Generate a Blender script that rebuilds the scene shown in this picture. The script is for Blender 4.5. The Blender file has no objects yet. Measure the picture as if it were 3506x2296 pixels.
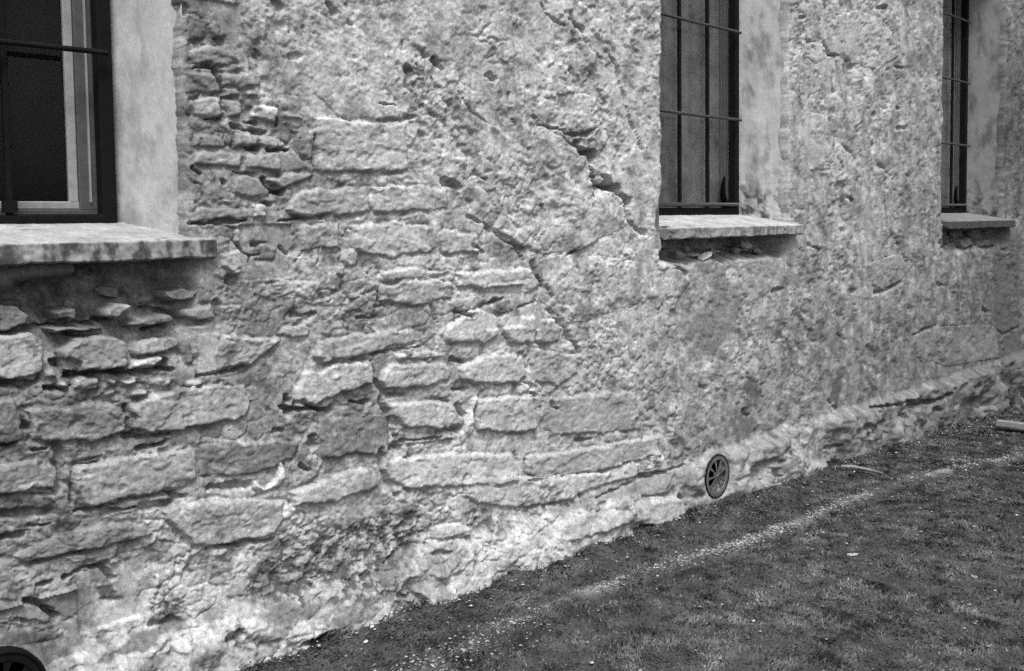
import bpy, math, random
import numpy as np
from mathutils import Matrix, Vector

# ------------------------------------------------------------------ camera, sky, sun, exposure
scene = bpy.context.scene
COL = scene.collection
CAM_AXES = [[0.689726, 0.0496208, -0.7223682], [-0.7239638, 0.0301351, -0.6891794], [-0.012429, 0.9983134, 0.0567086]]
LENS_MM = 34.9937
SHIFT_Y = -0.056735
CAM_Z = 1.55
cam_data = bpy.data.cameras.new('camera')
cam_data.sensor_width = 36.0
cam_data.lens = LENS_MM
cam_data.shift_y = SHIFT_Y
cam_data.clip_start = 0.05
cam_data.clip_end = 600.0
cam = bpy.data.objects.new('camera', cam_data)
COL.objects.link(cam)
rot = Matrix([row for row in CAM_AXES])
cam.matrix_world = Matrix.Translation((0.0, -3.0, CAM_Z)) @ rot.to_4x4()
scene.camera = cam

SUN_ELEV, SUN_AZ = math.radians(60), math.radians(216)      # azimuth clockwise from +Y
world = bpy.data.worlds.new('World'); scene.world = world; world.use_nodes = True
wn, wl = world.node_tree.nodes, world.node_tree.links
wn.clear()
sky = wn.new('ShaderNodeTexSky'); sky.sky_type = 'NISHITA'; sky.sun_disc = False
sky.sun_elevation = SUN_ELEV; sky.sun_rotation = SUN_AZ; sky.dust_density = 4.0
bw = wn.new('ShaderNodeRGBToBW')                              # black and white film
bg = wn.new('ShaderNodeBackground'); bg.inputs['Strength'].default_value = 0.10
wo = wn.new('ShaderNodeOutputWorld')
wl.new(sky.outputs[0], bw.inputs[0]); wl.new(bw.outputs[0], bg.inputs['Color']); wl.new(bg.outputs[0], wo.inputs[0])
sun_data = bpy.data.lights.new('sun', 'SUN'); sun_data.energy = 1.5; sun_data.angle = math.radians(20)
sun = bpy.data.objects.new('sun', sun_data); COL.objects.link(sun)
sd = Vector((math.sin(SUN_AZ) * math.cos(SUN_ELEV), math.cos(SUN_AZ) * math.cos(SUN_ELEV), math.sin(SUN_ELEV)))
sun.rotation_euler = sd.to_track_quat('Z', 'Y').to_euler(); sun.location = (4, -6, 9)
scene.view_settings.view_transform = 'Standard'; scene.view_settings.look = 'None'
scene.view_settings.gamma = 1.0; scene.view_settings.use_curve_mapping = False
scene.view_settings.exposure = 1.18
scene.render.engine = 'CYCLES'
scene.cycles.max_bounces = 6; scene.cycles.diffuse_bounces = 3; scene.cycles.glossy_bounces = 3
scene.cycles.transparent_max_bounces = 6
scene.cycles.use_denoising = False

# ------------------------------------------------------------------ wall data traced from image pixels: (x, z) metres on the wall face
# STONES: outline, grey tone (shade painted in for recesses and under sills), how far it stands proud (cm), label
STONES = [
 ([(1.64, 2.202),(1.683, 2.225),(1.759, 2.228),(1.769, 2.17),(1.74, 2.154),(1.633, 2.148)], 0.36, -0.5, 'dark rough stone beside the top of the near window reveal'),
 ([(1.643, 2.121),(1.718, 2.139),(1.806, 2.13),(1.839, 2.094),(1.76, 2.075),(1.652, 2.069)], 0.55, 0.3, None),
 ([(1.63, 2.048),(1.704, 2.05),(1.737, 2.044),(1.763, 1.997),(1.757, 1.984),(1.638, 1.976)], 0.46, 0.2, None),
 ([(1.77, 2.052),(1.885, 2.073),(1.92, 2.051),(1.913, 2.02),(1.825, 2.007),(1.769, 2.007)], 0.5, 0.3, None),
 ([(1.659, 1.959),(1.724, 1.976),(1.762, 1.972),(1.763, 1.907),(1.71, 1.894),(1.662, 1.906)], 0.6, 0.8, None),
 ([(1.773, 1.965),(1.801, 1.975),(1.835, 1.958),(1.834, 1.912),(1.782, 1.901)], 0.57, 0.7, None),
 ([(1.87, 1.955),(1.917, 1.964),(1.977, 1.953),(1.99, 1.894),(1.915, 1.902),(1.86, 1.909)], 0.86, 0.8, 'smooth almost white stone right of the near window'),
 ([(1.995, 1.938),(2.057, 1.937),(2.101, 1.919),(2.062, 1.893),(2.0, 1.897)], 0.62, 0.5, None),
 ([(1.769, 2.002),(1.803, 2.012),(1.831, 2.002),(1.824, 1.979),(1.773, 1.975)], 0.5, 0.6, None),
 ([(1.842, 2.001),(1.883, 2.008),(1.906, 1.988),(1.847, 1.976)], 0.5, 0.6, None),
 ([(1.803, 1.857),(1.896, 1.855),(1.889, 1.819),(1.799, 1.807)], 0.6, 0.5, None),
 ([(1.65, 1.851),(1.736, 1.851),(1.78, 1.839),(1.774, 1.806),(1.648, 1.798)], 0.5, 0.3, None),
 ([(1.905, 1.855),(1.968, 1.859),(2.013, 1.832),(1.972, 1.807),(1.901, 1.814)], 0.62, 0.3, None),
 ([(1.653, 1.786),(1.734, 1.794),(1.83, 1.796),(1.817, 1.74),(1.716, 1.739),(1.643, 1.742)], 0.55, 0.8, None),
 ([(1.841, 1.791),(1.966, 1.799),(2.084, 1.785),(2.105, 1.748),(2.026, 1.73),(1.91, 1.732),(1.834, 1.738)], 0.55, 0.9, None),
 ([(2.036, 1.854),(2.112, 1.864),(2.125, 1.813),(2.121, 1.765),(2.056, 1.8),(2.038, 1.82)], 0.42, -0.2, None),
 ([(2.133, 1.935),(2.257, 1.935),(2.558, 1.93),(2.562, 1.749),(2.393, 1.739),(2.133, 1.737)], 0.72, 1.2, 'large pale squared block between the near and middle windows'),
 ([(1.788, 1.716),(1.839, 1.72),(1.903, 1.701),(1.95, 1.655),(1.872, 1.639),(1.791, 1.648)], 0.54, 0.6, None),
 ([(1.921, 1.707),(1.995, 1.729),(2.095, 1.735),(2.121, 1.722),(2.031, 1.685),(1.987, 1.666),(1.951, 1.689)], 0.56, 1, None),
 ([(1.859, 1.623),(1.919, 1.626),(1.917, 1.569),(1.875, 1.571)], 0.78, 0.6, 'small squarish pale stone right of the near sill'),
 ([(1.74, 1.632),(1.791, 1.631),(1.779, 1.618),(1.745, 1.622)], 0.72, 0.6, None),
 ([(1.625, 1.579),(1.674, 1.61),(1.745, 1.608),(1.847, 1.598),(1.855, 1.567),(1.727, 1.558),(1.629, 1.554)], 0.52, 0.4, None),
 ([(2.061, 1.668),(2.211, 1.679),(2.367, 1.688),(2.373, 1.583),(2.209, 1.575),(2.058, 1.571),(1.978, 1.595)], 0.6, 0.6, None),
 ([(2.388, 1.69),(2.586, 1.699),(2.758, 1.681),(2.768, 1.597),(2.583, 1.59),(2.389, 1.584)], 0.64, 0.6, None),
 ([(2.058, 1.548),(2.227, 1.555),(2.238, 1.451),(2.055, 1.449)], 0.62, 0.6, None),
 ([(2.296, 1.546),(2.494, 1.555),(2.661, 1.533),(2.675, 1.424),(2.448, 1.415),(2.28, 1.445)], 0.66, 1, None),
 ([(2.719, 1.52),(2.938, 1.503),(2.941, 1.416),(2.728, 1.419)], 0.7, 0.6, None),
 ([(1.79, 1.534),(1.848, 1.543),(1.877, 1.494),(1.832, 1.466),(1.793, 1.49)], 0.6, 0.8, None),
 ([(1.734, 1.451),(1.812, 1.463),(1.848, 1.436),(1.835, 1.389),(1.78, 1.377),(1.733, 1.405)], 0.62, 1, None),
 ([(1.866, 1.488),(1.962, 1.467),(1.947, 1.417),(1.881, 1.429)], 0.38, -0.8, None),
 ([(2.414, 1.31),(2.668, 1.334),(2.785, 1.307),(2.779, 1.24),(2.574, 1.216),(2.412, 1.247)], 0.66, 1, None),
 ([(2.409, 1.367),(2.578, 1.373),(2.757, 1.337),(2.633, 1.322),(2.424, 1.321)], 0.68, 0.8, None),
 ([(2.81, 1.334),(2.986, 1.341),(3.27, 1.34),(3.318, 1.249),(3.254, 1.221),(3.01, 1.244),(2.819, 1.281)], 0.72, 1.4, None),
 ([(2.796, 1.236),(3.01, 1.226),(2.886, 1.161),(2.812, 1.195)], 0.62, 0.7, None),
 ([(2.733, 1.116),(2.831, 1.153),(2.868, 1.18),(2.932, 1.19),(3.047, 1.145),(3.054, 1.064),(2.993, 1.027),(2.804, 1.042),(2.727, 1.067)], 0.75, 1.8, 'pale angular stone below the block course, left of its twin'),
 ([(3.086, 1.086),(3.12, 1.13),(3.281, 1.127),(3.303, 1.055),(3.279, 0.999),(3.117, 1.015)], 0.75, 1.3, None),
 ([(3.321, 1.104),(3.427, 1.106),(3.463, 1.053),(3.45, 0.988),(3.342, 0.989),(3.308, 1.012)], 0.66, 1, None),
 ([(3.025, 1.206),(3.116, 1.209),(3.142, 1.164),(3.087, 1.146),(3.034, 1.157)], 0.42, -0.2, None),
 ([(1.966, 1.19),(2.047, 1.194),(2.093, 1.172),(2.079, 1.137),(2.009, 1.136),(1.96, 1.164)], 0.62, 0.5, None),
 ([(2.12, 1.126),(2.336, 1.134),(2.572, 1.13),(2.662, 1.077),(2.526, 1.07),(2.355, 1.05),(2.127, 1.038),(2.084, 1.069)], 0.6, 1, None),
 ([(2.046, 1.008),(2.233, 1.041),(2.358, 1.027),(2.356, 0.933),(2.27, 0.924),(2.094, 0.889),(2.021, 0.914),(2.004, 0.959)], 0.68, 1.6, 'long pale stone slanting above a dark hollow'),
 ([(2.403, 0.978),(2.448, 1.0),(2.754, 0.972),(2.782, 0.923),(2.747, 0.891),(2.544, 0.888),(2.418, 0.908),(2.387, 0.942)], 0.67, 1.5, None),
 ([(2.807, 0.952),(2.953, 0.985),(3.216, 0.959),(3.228, 0.85),(3.164, 0.835),(2.976, 0.853),(2.818, 0.891)], 0.69, 1.3, None),
 ([(3.256, 0.988),(3.572, 0.922),(3.586, 0.826),(3.452, 0.778),(3.276, 0.824)], 0.6, 0.5, None),
 ([(2.547, 1.011),(2.581, 1.037),(2.661, 1.035),(2.75, 1.003),(2.66, 0.992)], 0.67, 0.6, None),
 ([(2.471, 1.04),(2.534, 1.038),(2.542, 1.01),(2.483, 1.01)], 0.74, 1, None),
 ([(2.449, 0.848),(2.656, 0.834),(2.786, 0.784),(2.821, 0.706),(2.724, 0.7),(2.518, 0.732),(2.458, 0.798)], 0.68, 1.5, None),
 ([(2.929, 0.795),(3.163, 0.783),(3.283, 0.747),(3.307, 0.604),(3.16, 0.609),(2.913, 0.664),(2.905, 0.748)], 0.67, 1.2, None),
 ([(3.344, 0.743),(3.672, 0.724),(4.042, 0.683),(4.084, 0.479),(3.768, 0.509),(3.425, 0.557),(3.348, 0.598)], 0.58, 0.3, None),
 ([(2.127, 0.837),(2.433, 0.807),(2.457, 0.738),(2.422, 0.646),(2.111, 0.694),(2.104, 0.78)], 0.44, 0.3, None),
 ([(2.47, 0.731),(2.767, 0.677),(2.783, 0.646),(2.495, 0.674)], 0.47, 0.2, None),
 ([(2.445, 0.613),(2.498, 0.624),(2.794, 0.59),(3.131, 0.533),(3.162, 0.46),(3.15, 0.391),(2.841, 0.439),(2.512, 0.5),(2.439, 0.541)], 0.71, 1.3, None),
 ([(3.225, 0.497),(3.701, 0.461),(4.223, 0.429),(4.226, 0.32),(3.733, 0.335),(3.283, 0.382),(3.221, 0.42)], 0.63, 1.5, 'long straight block low in the wall, left of the round vent'),
 ([(1.972, 0.6),(2.143, 0.619),(2.36, 0.625),(2.388, 0.534),(2.179, 0.517),(1.995, 0.544)], 0.66, 1.2, None),
 ([(1.033, 1.248),(1.103, 1.248),(1.139, 1.234),(1.158, 1.192),(1.147, 1.13),(1.1, 1.1),(1.027, 1.109),(0.983, 1.137),(0.986, 1.234)], 0.6, 2.2, 'big rounded stone at the left under the near sill'),
 ([(1.193, 1.177),(1.252, 1.216),(1.335, 1.223),(1.381, 1.208),(1.409, 1.187),(1.401, 1.103),(1.284, 1.104),(1.213, 1.116),(1.196, 1.145)], 0.5, 2.4, None),
 ([(1.428, 1.18),(1.503, 1.196),(1.554, 1.195),(1.582, 1.177),(1.574, 1.154),(1.527, 1.139),(1.422, 1.138),(1.412, 1.158)], 0.6, 1.5, None),
 ([(1.412, 1.13),(1.517, 1.14),(1.529, 1.134),(1.505, 1.11),(1.475, 1.097),(1.401, 1.099)], 0.74, 1.8, None),
 ([(1.644, 1.191),(1.715, 1.196),(1.81, 1.163),(1.905, 1.165),(1.971, 1.148),(1.854, 1.074),(1.738, 1.06),(1.642, 1.057)], 0.64, 1.2, None),
 ([(1.591, 1.172),(1.624, 1.16),(1.634, 1.101),(1.607, 1.08),(1.583, 1.131)], 0.4, -0.4, None),
 ([(1.234, 1.095),(1.266, 1.1),(1.311, 1.09),(1.312, 1.058),(1.264, 1.047),(1.233, 1.064)], 0.56, 0.8, None),
 ([(1.153, 1.131),(1.178, 1.134),(1.195, 1.123),(1.189, 1.094),(1.157, 1.105)], 0.55, 1, None),
 ([(1.186, 1.087),(1.208, 1.098),(1.229, 1.073),(1.223, 1.064),(1.189, 1.073)], 0.68, 1.5, None),
 ([(1.34, 1.086),(1.372, 1.078),(1.375, 1.056),(1.348, 1.058)], 0.58, 0.7, None),
 ([(1.382, 1.072),(1.425, 1.071),(1.428, 1.053),(1.391, 1.048)], 0.64, 1, None),
 ([(1.434, 1.071),(1.454, 1.072),(1.458, 1.05),(1.435, 1.05)], 0.62, 1, None),
 ([(1.464, 1.071),(1.514, 1.07),(1.549, 1.06),(1.543, 1.039),(1.513, 1.028),(1.469, 1.042)], 0.6, 1, None),
 ([(1.597, 1.045),(1.644, 1.046),(1.67, 1.032),(1.622, 1.016),(1.597, 1.026)], 0.66, 0.7, None),
 ([(1.405, 1.04),(1.453, 1.036),(1.471, 1.023),(1.451, 1.009),(1.401, 1.014)], 0.6, 0.8, None),
 ([(1.32, 1.052),(1.366, 1.045),(1.37, 1.028),(1.324, 1.025)], 0.55, 0.5, None),
 ([(1.405, 0.987),(1.452, 1.004),(1.575, 1.026),(1.693, 1.019),(1.817, 1.0),(1.831, 0.923),(1.813, 0.887),(1.623, 0.879),(1.443, 0.889),(1.402, 0.916)], 0.6, 1.6, 'large flat-faced block in the course left of the dark hollow'),
 ([(1.085, 1.026),(1.2, 1.016),(1.281, 1.019),(1.355, 1.01),(1.389, 0.968),(1.384, 0.91),(1.276, 0.889),(1.187, 0.909),(1.098, 0.932),(1.104, 0.971)], 0.5, 1.5, None),
 ([(1.002, 1.069),(1.062, 1.06),(1.077, 1.019),(1.087, 0.978),(1.081, 0.942),(1.057, 0.927),(0.996, 0.93)], 0.5, 1.6, None),
 ([(1.036, 1.335),(1.097, 1.328),(1.131, 1.293),(1.115, 1.257),(1.073, 1.248),(1.033, 1.247)], 0.42, 0.8, None),
 ([(1.186, 1.304),(1.265, 1.312),(1.271, 1.26),(1.202, 1.266)], 0.42, 0.8, None),
 ([(1.342, 1.294),(1.385, 1.317),(1.433, 1.306),(1.449, 1.292),(1.398, 1.273),(1.383, 1.259),(1.337, 1.266)], 0.72, 1.6, 'white lump of stone in the shade under the near sill'),
 ([(1.545, 1.343),(1.607, 1.353),(1.648, 1.337),(1.63, 1.304),(1.573, 1.294),(1.544, 1.319)], 0.45, 0.8, None),
 ([(1.605, 1.275),(1.652, 1.286),(1.7, 1.285),(1.704, 1.235),(1.656, 1.229),(1.606, 1.243)], 0.52, 0.6, None),
 ([(1.409, 1.252),(1.481, 1.268),(1.565, 1.267),(1.595, 1.238),(1.556, 1.232),(1.479, 1.224),(1.412, 1.225)], 0.42, 0.8, None),
 ([(1.172, 1.253),(1.29, 1.252),(1.389, 1.235),(1.335, 1.227),(1.243, 1.227),(1.191, 1.222)], 0.48, 0.8, None),
 ([(1.24, 0.829),(1.292, 0.832),(1.446, 0.831),(1.61, 0.826),(1.624, 0.791),(1.634, 0.705),(1.511, 0.691),(1.392, 0.701),(1.278, 0.693),(1.231, 0.699),(1.22, 0.769),(1.225, 0.818)], 0.6, 1.9, 'large dressed block low on the left with a pale top edge'),
 ([(0.994, 0.886),(1.092, 0.872),(1.173, 0.841),(1.171, 0.766),(1.088, 0.777),(0.991, 0.792)], 0.52, 1.2, None),
 ([(1.193, 0.823),(1.215, 0.821),(1.223, 0.795),(1.209, 0.778),(1.19, 0.794)], 0.6, 1, None),
 ([(1.645, 0.825),(1.72, 0.823),(1.846, 0.806),(1.967, 0.788),(2.019, 0.762),(1.988, 0.715),(1.927, 0.697),(1.842, 0.681),(1.738, 0.695),(1.647, 0.718)], 0.42, 0.6, None),
 ([(1.835, 0.659),(1.876, 0.637),(1.923, 0.668),(1.933, 0.713),(1.957, 0.709),(1.958, 0.656),(1.925, 0.626),(1.858, 0.616),(1.834, 0.641)], 0.84, 1.4, 'white crescent of stone lodged in a joint'),
 ([(1.105, 0.617),(1.151, 0.636),(1.249, 0.641),(1.399, 0.62),(1.45, 0.591),(1.474, 0.566),(1.406, 0.553),(1.264, 0.561),(1.14, 0.566),(1.08, 0.573),(1.032, 0.604)], 0.45, 0.8, None),
 ([(1.494, 0.63),(1.562, 0.647),(1.697, 0.63),(1.84, 0.604),(1.954, 0.567),(1.944, 0.497),(1.904, 0.453),(1.835, 0.451),(1.691, 0.465),(1.607, 0.49),(1.561, 0.545),(1.513, 0.596)], 0.6, 1.8, None),
 ([(1.101, 0.454),(1.171, 0.472),(1.261, 0.466),(1.275, 0.426),(1.273, 0.39),(1.185, 0.363),(1.159, 0.386),(1.128, 0.441)], 0.46, 1, None),
 ([(1.283, 0.443),(1.332, 0.436),(1.383, 0.374),(1.342, 0.384),(1.301, 0.4)], 0.34, -1, None),
 ([(0.979, 0.489),(1.076, 0.459),(1.123, 0.42),(1.163, 0.369),(1.082, 0.396),(0.977, 0.435)], 0.5, 1, None),
 ([(1.046, 0.38),(1.174, 0.34),(1.178, 0.329),(1.164, 0.316),(1.024, 0.353),(0.974, 0.368),(0.975, 0.394)], 0.3, -0.4, None),
 ([(2.633, 0.314),(2.703, 0.319),(2.787, 0.303),(2.872, 0.251),(2.854, 0.223),(2.751, 0.245),(2.701, 0.241),(2.652, 0.259)], 0.72, 1, None),
 ([(3.369, 0.169),(3.562, 0.168),(3.911, 0.113),(3.941, 0.053),(3.742, 0.053),(3.452, 0.065),(3.347, 0.104)], 0.66, 1, None),
 ([(3.966, 0.131),(4.231, 0.106),(4.396, 0.063),(4.445, -0.013),(4.298, -0.021),(4.099, -0.015),(3.959, 0.033)], 0.62, 1.6, 'rounded stone at the wall foot just left of the round vent'),
 ([(2.87, 0.782),(2.906, 0.812),(2.942, 0.839),(2.919, 0.791),(2.89, 0.738),(2.897, 0.673),(2.863, 0.641),(2.836, 0.67),(2.849, 0.725)], 0.86, 1.6, 'white finger of stone hanging in an upright joint'),
 ([(4.432, 1.39),(4.467, 1.403),(4.503, 1.388),(4.481, 1.373),(4.439, 1.376)], 0.5, 2, None),
 ([(4.611, 1.332),(4.655, 1.368),(4.73, 1.369),(4.715, 1.349),(4.655, 1.335)], 0.85, 3, 'white shard below the middle sill'),
 ([(4.83, 1.375),(4.901, 1.379),(4.933, 1.35),(4.909, 1.343),(4.854, 1.357)], 0.55, 2, None),
 ([(5.257, 1.413),(5.344, 1.414),(5.385, 1.399),(5.353, 1.39),(5.283, 1.397)], 0.6, 4, None),
 ([(5.163, 1.378),(5.231, 1.381),(5.253, 1.358),(5.214, 1.35),(5.167, 1.356)], 0.5, 2, None),
 ([(8.077, 1.378),(8.33, 1.386),(8.369, 1.317),(8.115, 1.296)], 0.34, 0, None),
 ([(8.481, 1.356),(8.793, 1.363),(8.876, 1.29),(8.599, 1.269)], 0.42, 0.6, None),
 ([(8.956, 1.353),(9.428, 1.335),(9.387, 1.268),(9.001, 1.272)], 0.38, 0.3, None),
]
COATS = [
 ([(2.695, 2.533),(2.686, 2.142),(2.65, 2.062),(2.822, 1.875),(2.918, 1.764),(2.854, 1.682),(2.894, 1.575),(3.23, 1.431),(3.349, 1.399),(3.585, 1.401),(3.713, 1.448),(4.021, 1.527),(3.782, 1.716),(3.67, 1.876),(3.47, 1.985),(3.296, 2.012),(3.187, 2.135),(3.141, 2.607)], None, 1.3, 'plaster_patch', 'rough lime plaster patch between the near and middle windows'),
 ([(3.328, 1.38),(3.585, 1.391),(4.128, 1.329),(4.24, 1.147),(3.612, 1.065),(3.457, 1.097),(3.311, 1.206)], None, 0.9, 'plaster_patch', 'pale plaster patch left of the middle sill'),
 ([(2.827, 0.405),(2.841, 0.457),(2.917, 0.457),(3.766, 0.324),(4.234, 0.348),(4.291, 0.234),(3.765, 0.261),(3.445, 0.244),(3.154, 0.278),(2.915, 0.349)], 0.74, 1.6, 'plaster_patch', 'whitewashed plaster coat with broken lower edge above the wall foot'),
 ([(5.8, 2.189),(5.911, 2.218),(6.12, 2.2),(6.216, 2.151),(6.255, 1.977),(6.172, 1.864),(5.893, 1.845),(5.78, 1.957),(5.735, 2.101)], 0.66, 0.5, 'plaster_patch', None),
 ([(6.231, 2.862),(6.582, 2.945),(6.934, 2.936),(7.107, 2.853),(7.228, 2.711),(6.885, 2.568),(6.484, 2.573),(6.259, 2.615),(6.185, 2.748)], 0.64, 0.5, 'plaster_patch', None),
 ([(5.796, 2.647),(6.044, 2.655),(6.115, 2.578),(5.977, 2.52),(5.819, 2.556)], 0.72, 0.5, 'plaster_patch', None),
 ([(7.559, 0.631),(8.064, 0.665),(9.329, 0.572),(9.559, 0.46),(9.523, 0.249),(8.292, 0.314),(7.661, 0.452)], 0.47, 0.5, 'plaster_patch', None),
 ([(6.745, 1.217),(7.262, 1.27),(7.576, 1.183),(7.327, 1.068),(6.972, 1.026),(6.803, 1.072)], 0.52, 0.5, 'plaster_patch', None),
 ([(3.308, 2.063),(3.462, 2.128),(3.677, 2.139),(3.79, 2.099),(3.766, 2.026),(3.675, 1.964),(3.544, 1.963),(3.397, 1.975),(3.317, 2.004)], 0.7, 0.5, 'plaster_patch', None),
]
STAINS_AND_SHADE = [
 ([(1.771, 0.275),(1.893, 0.401),(2.246, 0.427),(2.436, 0.431),(2.67, 0.367),(2.547, 0.236),(2.39, 0.104),(2.143, 0.157),(1.918, 0.2)], 0.3, 1, 0.03, 0.9),
 ([(1.448, 0.333),(1.481, 0.388),(1.572, 0.332),(1.586, 0.267),(1.507, 0.256),(1.437, 0.302)], 0.34, 1, 0.02, 0.8),
 ([(2.839, 0.317),(2.928, 0.348),(3.036, 0.246),(3.129, 0.197),(3.053, 0.188),(2.873, 0.257)], 0.36, 1, 0.012, 0.8),
 ([(3.132, 0.311),(3.35, 0.292),(3.608, 0.252),(3.675, 0.216),(3.454, 0.192),(3.228, 0.236)], 0.4, 1, 0.015, 0.8),
 ([(4.024, 0.25),(4.14, 0.329),(4.341, 0.236),(4.166, 0.199)], 0.38, 1, 0.01, 0.8),
 ([(2.613, 0.343),(2.704, 0.36),(2.787, 0.335),(2.703, 0.316),(2.621, 0.323)], 0.4, 1, 0.01, 0.8),
 ([(3.618, 0.221),(4.036, 0.224),(4.494, 0.219),(4.584, 0.14),(4.299, 0.124),(3.911, 0.173),(3.675, 0.201),(3.454, 0.192),(3.248, 0.224)], 0.5, 0, 0.015, 0.8),
 ([(2.305, 0.198),(2.408, 0.212),(2.46, 0.174),(2.385, 0.159)], 0.45, 0, 0.012, 0.8),
 ([(1.233, 0.224),(1.299, 0.249),(1.396, 0.266),(1.497, 0.279),(1.576, 0.266),(1.548, 0.239),(1.42, 0.225),(1.298, 0.212)], 0.38, 0, 0.01, 0.8),
 ([(1.353, 0.155),(1.419, 0.196),(1.479, 0.181),(1.422, 0.146)], 0.4, 0, 0.008, 0.8),
 ([(1.519, 0.138),(1.604, 0.158),(1.582, 0.122),(1.534, 0.118)], 0.4, 0, 0.008, 0.8),
 ([(1.792, 0.214),(1.918, 0.211),(2.064, 0.166),(1.979, 0.144),(1.862, 0.155)], 0.42, 0, 0.01, 0.8),
 ([(1.67, 0.16),(1.745, 0.183),(1.842, 0.116),(1.848, 0.087),(1.765, 0.098)], 0.32, 1, 0.01, 0.8),
 ([(1.264, 0.551),(1.31, 0.558),(1.335, 0.438),(1.279, 0.463)], 0.45, 0, 0.02, 0.8),
 ([(1.713, 1.38),(1.945, 1.369),(2.013, 1.274),(1.905, 1.191),(1.707, 1.194)], 0.45, 1, 0.03, 0.8),
 ([(4.475, 0.9),(4.862, 1.228),(5.095, 1.067),(4.772, 0.775)], 0.46, 0, 0.03, 0.8),
 ([(5.039, 0.562),(5.114, 0.621),(5.229, 0.587),(5.249, 0.484),(5.152, 0.487)], 0.33, 0, 0.012, 0.8),
 ([(6.166, 0.346),(6.287, 0.534),(6.413, 0.531),(6.338, 0.414),(6.29, 0.272)], 0.32, 0, 0.01, 0.8),
 ([(5.002, 0.37),(5.02, 0.476),(5.152, 0.407),(5.23, 0.345),(5.309, 0.281),(5.002, 0.311)], 0.4, 0, 0.02, 0.8),
 ([(4.311, 0.38),(4.357, 0.435),(4.468, 0.344)], 0.34, 0, 0.01, 0.8),
 ([(5.88, 0.82),(6.065, 0.826),(6.066, 0.737),(5.903, 0.753)], 0.38, 0, 0.01, 0.8),
 ([(9.251, 1.383),(10.085, 1.368),(10.151, 0.083),(9.524, 0.218),(9.364, 0.781)], 0.34, 0, 0.05, 0.8),
 ([(9.483, 0.13),(9.713, 0.134),(10.018, -0.222),(9.634, -0.183)], 0.22, 0, 0.02, 0.8),
 ([(8.041, 1.392),(9.472, 1.364),(9.433, 1.245),(8.115, 1.283)], 0.3, 1, 0.02, 0.8),
 ([(4.929, 0.108),(5.23, 0.122),(5.432, 0.022),(5.231, -0.001),(4.965, 0.062)], 0.6, 1, 0.02, 0.8),
 ([(5.472, 0.172),(5.641, 0.185),(5.911, -0.069),(5.797, -0.058)], 0.62, 1, 0.01, 0.8),
 ([(2.562, 2.135),(2.602, 2.203),(2.713, 2.221),(2.744, 2.176),(2.695, 2.136),(2.584, 2.125)], 0.36, 1, 0.01, 0.8),
 ([(2.462, 2.34),(2.514, 2.359),(2.551, 2.329),(2.513, 2.319)], 0.5, 0, 0.015, 0.8),
 ([(2.224, 2.101),(2.363, 2.121),(2.362, 2.098),(2.224, 2.08)], 0.4, 1, 0.01, 0.8),
 ([(2.599, 2.091),(2.709, 2.078),(2.723, 1.971),(2.58, 1.932),(2.566, 1.984)], 0.42, 1, 0.015, 0.8),
 ([(2.842, 1.684),(2.893, 1.691),(2.928, 1.654),(2.875, 1.634)], 0.45, 0, 0.01, 0.8),
 ([(3.354, 1.812),(3.478, 1.837),(3.541, 1.784),(3.435, 1.74)], 0.5, 1, 0.02, 0.8),
 ([(3.031, 1.941),(3.105, 1.945),(3.086, 1.918),(3.031, 1.919)], 0.35, 0, 0.01, 0.8),
 ([(3.021, 1.43),(3.124, 1.473),(3.229, 1.431),(3.218, 1.365),(3.076, 1.377)], 0.45, 0, 0.012, 0.8),
 ([(3.554, 1.134),(3.631, 1.142),(3.743, 1.062),(3.63, 1.064)], 0.45, 0, 0.015, 0.8),
 ([(4.145, 0.921),(4.237, 0.912),(4.223, 0.867),(4.158, 0.873)], 0.42, 0, 0.01, 0.8),
 ([(3.257, 1.35),(3.347, 1.339),(3.345, 1.244),(3.305, 1.274)], 0.4, 0, 0.01, 0.8),
 ([(8.659, -0.195),(9.642, -0.229),(10.27, -0.363),(10.281, -0.574),(8.767, -0.36)], 0.3, 0, 0.03, 0.8),
]
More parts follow.
